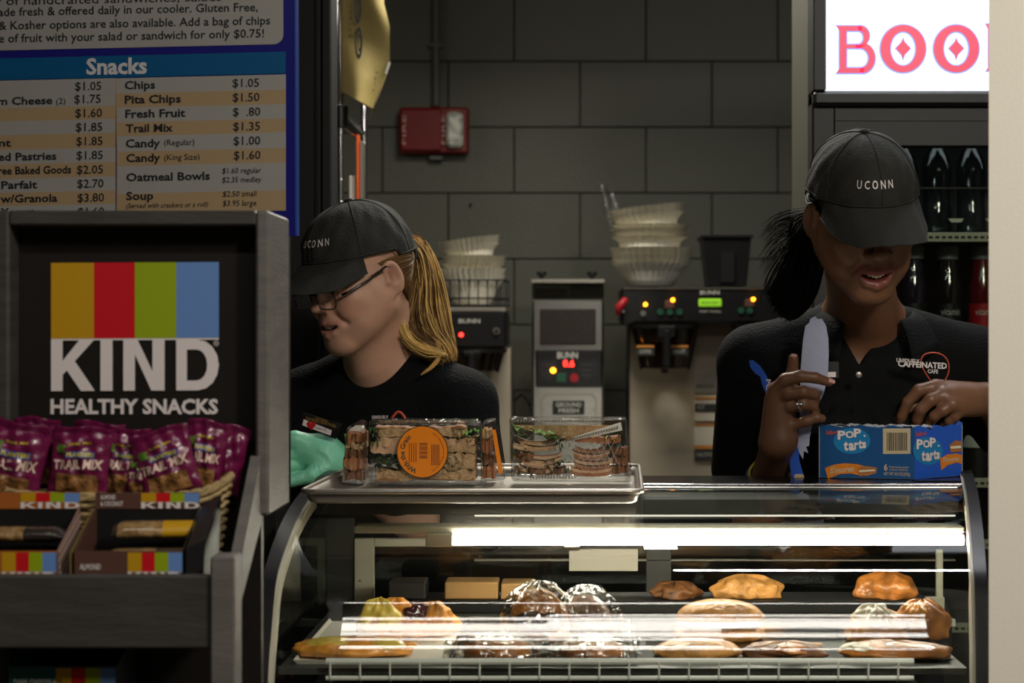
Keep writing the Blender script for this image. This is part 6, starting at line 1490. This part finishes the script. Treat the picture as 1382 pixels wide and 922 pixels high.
# name badge and chest print
def fr_pt(x, y, d_): return P(x, y, d_)
dB = 2.948
BPl = Plane(P(430, 570, dB), (-.15, 1, .12))
q = MB(); q.slab([BPl.px(a, b, 0) for a, b in ((404, 573), (409, 557), (462, 572), (453, 593))], BPl.n*.002); q.build('name_badge', 'badge_black', per)
q = MB(); q.poly([BPl.px(a, b, .0004) for a, b in ((408, 574), (410, 566), (448, 581), (446, 588))]); q.build('badge_strip', 'print_white', per)
q = MB(); rt_ = lambda cx, cy: (lambda a, b: BPl.px(cx+a*.965-b*(-.27)*0, cy+a*.27+b, .0008))
text(q, 'UCONN', rt_(426, 562), 0, 17, 4, 3.6, 0, .01, m='badge_gold'); text(q, 'DINING SERVICES', rt_(413, 562), 0, 42, 4, 3.6, 0, .01, m='badge_gold'); q.build('badge_lettering', 'badge_gold', per)
q = MB(); text(q, 'Claire D.', rt_(425, 575), 0, 17, 3, 3.2, 0, 0, m='board_text'); q.build('badge_name', 'board_text', per)
q = MB(); q.poly([BPl.px(420+6.4*(math.sin(t_)**3)*1.0+0, 574-(13*math.cos(t_)-5*math.cos(2*t_)-2*math.cos(3*t_)-math.cos(4*t_))*.44+0, .001) for t_ in [2*math.pi*i/30 for i in range(30)]][::-1]); q.build('heart_sticker', 'heart_red', per)
q = MB(); q.tube([P(529+18*(i/14), 565-9*math.sin(math.pi*i/14), 2.962) for i in range(15)], .0022, 6); q.build('printed_ring', 'logo_orange', per)
q = MB(); text(q, 'UNIQUELY', lambda a, b: P(a, b, 2.966), 502, 524, 565, 4, 0, .02, m='print_white'); q.build('shirt_print', 'print_white', per)

# ================================================================== right person: dark cap, smiling, black polo, both hands at the carton
per = thing('person', 'smiling person in black polo and cap pulled low, tearing open the blue carton', 'person', (P(1165, 0, 3.12).x, 3.12, 0))
hd = Head(P(1163, 294, 2.80), basis(9, 22, 4), 1.0)
N = V3(P(1168, 420, 2.98)); by = 4
sk = Field(V3((P(960, 0, 3.0).x-.03, 2.60, 1.10)), V3((P(1345, 0, 3.0).x+.12, 3.2, 1.66)), .0024)
build_head(sk, hd, smile=1.25, lipscale=1.15, nose_w=1.25, mouth_open=.0074, mwk=1.17)
sk.cap(hd.w((0, -.035, -.05)), N+V3((0, .02, -.01)), .052, .058, .03); sk.cap(hd.w((0, .0, -.07)), N+V3((0, -.03, -.02)), .04, .048, .03)
wN = torso(sk, -.010, N+V3((0, 0, -.03)), .9, by, chest=(.165, .10), waist=(.13, .09), sh=.165, shz=.012)
# right arm (image left): raised forearm
D1 = 2.84
sh1 = wN(.20, -.02, -.07); el1 = V3(P(1022, 735, 3.10)); wr1 = V3(P(1049, 598, D1))
sk.cap(sh1, el1, .045, .038, .02); sk.cap(el1, el1*.45+wr1*.55, .040, .034, .02); sk.cap(el1*.45+wr1*.55, wr1, .034, .0255, .015)
W = lambda x, y, dd=0.0: V3(P(x, y, D1+dd))
kn1 = [W(1047, 527, -.012), W(1045, 541, -.004), W(1047, 556, .006), W(1053, 571, .016)]
for i, kk in enumerate(kn1): sk.cap(wr1+V3((.004*(1.5-i)*-1, 0, 0)), kk, .0225-.001*i, .0135, .012)
sk.cap(W(1056, 590, .0), W(1056, 552, .0), .024, .019, .012)
fr_ = [[kn1[0], W(1060, 513, -.030), W(1080, 508, -.038), W(1100, 510, -.036), W(1119, 516, -.030)],
       [kn1[1], W(1064, 531, -.026), W(1084, 529, -.034), W(1098, 532, -.022), W(1101, 540, -.008)],
       [kn1[2], W(1066, 549, -.018), W(1084, 546, -.028), W(1097, 549, -.020), W(1101, 556, -.006)],
       [kn1[3], W(1072, 574, -.012), W(1088, 569, -.020), W(1102, 564, -.022), W(1109, 565, -.018)]]
rd = [(.0120, .0108, .0098, .0088, .0072), (.0118, .0108, .0098, .0088, .0080), (.0112, .0102, .0094, .0084, .0076), (.0104, .0095, .0086, .0080, .0072)]
for a, r_ in zip(fr_, rd): finger(sk, a, r_, .003)
sk.cap(W(1058, 575, .018), W(1066, 540, .028), .018, .0135, .012); finger(sk, [W(1066, 540, .028), W(1070, 505, .026), W(1071, 484, .020)], (.0130, .0105, .0086), .004)
# left arm (image right): hand reaching into the carton
D2_ = 2.89
sh2 = wN(-.20, -.02, -.07); el2 = V3(P(1400, 640, 3.04)); wr2 = V3(P(1334, 540, D2_+.02))
sk.cap(sh2, el2, .045, .038, .02); sk.cap(el2, wr2, .038, .0245, .02)
W2 = lambda x, y, dd=0.0: V3(P(x, y, D2_+dd))
kn2 = [W2(1263, 522, -.012), W2(1274, 533, -.026), W2(1285, 546, -.034), W2(1296, 553, -.026)]
for i, kk in enumerate(kn2): sk.cap(wr2+V3((-.006, 0, .004*(1.5-i))), kk, .0215-.001*i, .0128, .012)
sk.cap(W2(1312, 540, .0), W2(1288, 538, -.01), .022, .019, .012)
fr2 = [[kn2[0], W2(1240, 527, -.018), W2(1225, 543, -.014), W2(1217, 562, -.006), W2(1215, 572, .0)],
       [kn2[1], W2(1256, 540, -.034), W2(1243, 553, -.032), W2(1238, 566, -.022), W2(1236, 576, -.012)],
       [kn2[2], W2(1272, 554, -.036), W2(1261, 562, -.032), W2(1255, 570, -.018), W2(1252, 578, -.006)],
       [kn2[3], W2(1289, 562, -.030), W2(1281, 569, -.026), W2(1274, 575, -.012), W2(1271, 582, .002)]]
rd2 = [(.0118, .0104, .0092, .0082, .0074), (.0118, .0106, .0094, .0084, .0076), (.0110, .0100, .0088, .0080, .0072), (.0096, .0086, .0078, .007, .0064)]
for a, r_ in zip(fr2, rd2): finger(sk, a, r_, .003)
finger(sk, [W2(1290, 532, .012), W2(1252, 540, .018), W2(1226, 552, .014), W2(1212, 566, .008)], (.016, .0125, .0105, .008), .006)
V_, F_ = sk.mesh(); L_ = hd.loc(V_)
base = np.array([lin(120), lin(83), lin(60)]); Cc = np.tile(base, (len(V_), 1))
lipm = np.clip(1.25-np.sqrt((L_[:, 0]/.031)**2+((L_[:, 2]-(hd.zc-.004+hd.up*(L_[:, 0]/.029)**2))/.0135)**2), 0, 1)*3*(L_[:, 1] > .07)
inner = np.clip(1-np.sqrt((L_[:, 0]/.028)**2+((L_[:, 2]-(hd.zc-.004+.4*hd.up*(L_[:, 0]/.029)**2))/.0060)**2), 0, 1)*4*((L_[:, 1] < .0925) & (L_[:, 1] > .06))
paint(lipm, (lin(140), lin(66), lin(66)), .75); paint(inner, (.03, .008, .008), .9)
for s in (-1, 1): paint(g3((s*.031, .087, -.0035), (.014, .008, .0022)), (.01, .008, .006), .9); paint(g3((s*.033, .088, .022), (.018, .02, .0035)), (.012, .009, .007), .9)
scalp = 1/(1+np.exp(-(L_[:, 2]-.022)/.002))*(L_[:, 1] < .03)*(np.sqrt((L_**2).sum(1)) < .14); paint(scalp, (.01, .008, .007), .95)
mesh_obj('body', V_, F_, 'skin_brown', per, Cc, 1)
teeth(hd, per)
crownR, brimR = cap_mesh(hd, per, wr=4.1, tsh=-.12)
def nail(tip, prev, up_, w_, l_, parent):
    t_ = Vector(tip); ax = (t_-Vector(prev)).normalized(); u_ = Vector(up_); u_ = (u_-ax*u_.dot(ax)).normalized(); sd = ax.cross(u_)
    q = MB(); q.grid(lambda a, b: t_+ax*(l_*(b-.35))+sd*(w_*(a-.5))*(1-.25*b)+u_*(.0078-.0022*(2*a-1)**2-.0012*b), 7, 6); q.build('fingernail', 'nail', parent, smooth=True)
nail(fr_[0][4], fr_[0][3], (0.1, -.7, .6), .010, .011, per)
nail(W(1071, 484, .020), W(1070, 505, .026), (0, -1, .1), .012, .013, per)
# ring
rc = Vector(fr_[2][1]).lerp(Vector(fr_[2][2]), .75); ax = (Vector(fr_[2][2])-Vector(fr_[2][1])).normalized(); u_ = ax.orthogonal().normalized(); v_ = ax.cross(u_)
for k in (-1, 0, 1): MB().tube([rc+ax*(.0016*k*math.sin(a*2+k))+(u_*math.cos(a)+v_*math.sin(a))*.0108+ax*.0012*k for a in [2*math.pi*i/24 for i in range(24)]], .0011, 5, closed=True).build('ring_band', 'chrome', per, smooth=True)
q = MB(); lump(q, tuple(rc+Vector((0, -.0115, 0))), (.0055, .0022, .0048), 3, .1, None, 14, 8); q.build('ring_face', 'chrome', per, smooth=True)
for k, m in ((0, 'band_yellow'), (1, 'band_blue')):
    c = Vector(el1*.29+wr1*.71)+Vector((-.004*k, 0, -.004*k)); ax = Vector(wr1-el1).normalized(); u_ = ax.orthogonal().normalized(); v_ = ax.cross(u_)
    MB().tube([c+(u_*math.cos(a)+v_*math.sin(a))*.0355+ax*.006*math.sin(a) for a in [2*math.pi*i/32 for i in range(32)]], .0022, 6, closed=True).build('wrist_band', m, per, smooth=True)
# polo
pf = Field(V3((P(950, 0, 3.0).x-.06, 2.78, .86)), V3((P(1345, 0, 3.0).x+.22, 3.42, 1.52)), .0045)
wN = torso(pf, .002, N+V3((0, 0, -.03)), .9, by, chest=(.172, .108), waist=(.14, .1), sh=.185, shz=.014)
pf.cap(wN(.185, -.018, -.065), np.array(sh1)*.45+np.array(el1)*.55+V3((-.004, 0, 0)), .060, .066, .03)
pf.cap(wN(-.185, -.018, -.065), np.array(sh2)*.5+np.array(el2)*.5, .060, .064, .03)
for k in range(6): pf.cap(wN(.11-.03*k, .085, -.10), wN(.14-.05*k, .09, -.26), .003, .003, .012, True)
pf.cap(wN(.145, .04, -.10), wN(.15, .05, -.24), .003, .003, .014, True)
# open placket
c0_ = N+V3((0, 0, -.03))
for k in range(12):
    f_ = k/11; p_ = V3(P(1168-6*f_, 425+62*f_, 2.9)); w_ = .052*(1-f_)+.003
    pf.ell(p_+V3((0, 0, 0)), (w_, .075, .008), None, .004, True)
pf.ell(N+V3((0, -.02, .02)), (.068, .07, .04), None, .006, True)
V_, F_ = pf.mesh(); mesh_obj('polo_shirt', V_, F_, 'polo_black', per, None, 1)
# sleeve hem
# collar: two leaves standing round the neck
def leaf(side):
    def fn(u, v):
        a = R(95-150*u) if side < 0 else R(85+150*u)      # from the nape round to the throat
        cx_, cy_ = N[0]+.002, N[1]+.004
        r_ = .070+.046*v+.006*u; z = N[2]+.034-.050*u-.044*v*(1+.3*u)+.012*math.sin(math.pi*v)
        x = cx_+r_*math.cos(a)*1.02; y = cy_+(r_+.006)*math.sin(a)
        if u > .75: x += side*-.0*0+(.012 if side < 0 else -.012)*(u-.75)*4*-v*1.0; z -= .012*(u-.75)*4*v
        return Vector((x, y, z))
    q = MB(); q.grid(lambda u, v: fn(u, v), 26, 8); o = q.build('collar', 'polo_black', per, smooth=True); s_ = o.modifiers.new('s', 'SOLIDIFY'); s_.thickness = .003
leaf(-1); leaf(1)
q = MB(); c = P(1159, 506, 2.862); q.lathe([(.0001, 0), (.0052, 0), (.0056, .0012), (.0045, .002), (.0001, .002)], (0, 0, 0), 14); q.v = [(c.x+v[0], c.y-v[2], c.z+v[1]) for v in q.v]; q.build('shirt_button', 'steel_dull', per, smooth=True)
dB = 2.862
q = MB(); q.slab([P(a, b, dB) for a, b in ((1063, 512), (1132, 510), (1132, 488), (1063, 489))], (0, .002, 0)); q.build('name_badge', 'badge_black', per)
q = MB(); q.poly([P(a, b, dB-.0006) for a, b in ((1063, 510), (1128, 509), (1128, 502), (1063, 503))]); q.build('badge_strip', 'print_white', per)
dL = 2.868
q = MB(); text(q, 'UNIQUELY', lambda a, b: P(a, b, dL), 1210, 1241, 488.5, 5, -.06, .02, m='print_white'); text(q, 'CAFFEINATED', lambda a, b: P(a, b, dL), 1212, 1278, 494.5, 7.5, -.05, .03, m='print_white'); text(q, 'CAFE', lambda a, b: P(a, b, dL), 1252, 1266, 503.5, 5, -.05, .02, m='print_white'); q.build('shirt_print', 'print_white', per)
q = MB(); pts = [(1256, 514), (1247, 500), (1243, 488), (1247, 479), (1260, 476), (1273, 480), (1280, 490), (1280, 503), (1275, 514)]
q.tube([P(a, b, dL+.001) for a, b in smooth(pts, 4)], .0011, 5); q.build('printed_ring', 'logo_orange', per, smooth=True)
# hair: pulled back, loose tail to the image left
gR = []
for (x, y, z) in ((.066, .035, .012), (.075, .0, .030), (.074, -.035, .0), (.062, -.055, -.03), (.035, -.075, -.05)):
    gR.append([(hd.W(x, y, z), .0015), (hd.W(x*1.04, y*.6-.02, z), .003), (hd.W(x*.8, -.085, z*.5+.0), .004), (hd.W(.02, -.105, -.012), .006)])
for i in range(len(gR)-1): strands('scalp_hair', gR[i:i+2], 110, 'hair_black', per, .0011, 31+i, 10, .8)
D_ = 2.92
B1 = (1092, 318, -.02, .012)
tail = [gp((1098, 290, -.06, .010), (1084, 300, -.03, .014), (1076, 330, .0, .014), (1060, 352, .0, .012), (1044, 378, .0, .012), (1036, 398, .0, .008)),
        gp((1100, 305, -.06, .012), (1090, 330, -.04, .016), (1084, 362, -.01, .016), (1072, 395, .0, .014), (1062, 412, .0, .010), (1050, 424, .0, .006)),
        gp((1104, 320, -.06, .012), (1098, 345, -.05, .016), (1094, 375, -.03, .016), (1090, 400, -.02, .014), (1080, 418, -.01, .010), (1066, 430, -.01, .006))]
strands('ponytail', tail, 520, 'hair_black', per, .0013, 41, 20)
strands('loose_strands', [gp((1094, 280, -.05, .004), (1070, 284, .0, .010), (1050, 290, .0, .012), (1034, 302, .0, .010)), gp((1094, 296, -.05, .004), (1070, 308, .0, .012), (1048, 322, .0, .012), (1030, 345, .0, .012)), gp((1090, 310, -.05, .006), (1066, 330, .0, .012), (1048, 352, .0, .012), (1034, 374, .0, .012))], 90, 'hair_black', per, .0006, 43, 16, .3)
legs_mesh(per, V3((N[0], 3.16, .94)), np.array(Matrix.Rotation(R(180+by), 3, 'Z')), 'trouser')

# torn carton flap held in the raised hand
mat('card_white', rgb(176, 180, 208), .7, bump=.1); 
t = thing('torn_carton_flap', 'torn blue and white carton flap held upright in the raised hand', 'torn cardboard', P(1092, 620, 2.86))
dF = D1+.004
pts = [(1100, 427), (1104, 431), (1109, 430), (1115, 440), (1118, 458), (1118.5, 480), (1117, 510), (1112, 530), (1104, 548), (1098, 566), (1093, 590), (1092, 602), (1088, 603), (1091, 612), (1085, 609), (1084, 620), (1079, 612), (1076, 602), (1078, 580), (1080, 550), (1080, 510), (1082, 480), (1084, 458), (1087, 440), (1092, 436), (1094, 430)]
MB().slab([P(x, y, dF+.00022*(y-430)*.2) for x, y in pts], (.0, .0016, 0)).build('white_inner_side', 'card_white', t)
pts = [(1011, 487), (1016, 486), (1026, 494), (1034, 506), (1040, 520), (1042, 545), (1038, 540), (1034, 532), (1029, 520), (1026, 508), (1019, 504), (1013, 496)]
MB().slab([P(x, y, 2.875) for x, y in pts], (0, .0016, 0)).build('blue_corner', 'box_blue_side', t)
pts = [(1066, 598), (1077, 600), (1079, 622), (1084, 640), (1086, 646), (1070, 646), (1066, 630)]
MB().slab([P(x, y, 2.853) for x, y in pts], (0, .0016, 0)).build('blue_strip', 'box_blue_side', t)
q = MB(); text(q, 'POP', lambda a, b: P(b-(-0)*0, a, 2.8745), 512, 536, 1034, -6, 0, .02, m='print_white'); q.build('lettering', 'print_white', t)
MB().slab([P(1073, 640, 2.8515), P(1084, 640, 2.8515), P(1086, 646, 2.8515), P(1071, 646, 2.8515)], (0, .0008, 0)).build('orange_patch', 'box_cream', t)
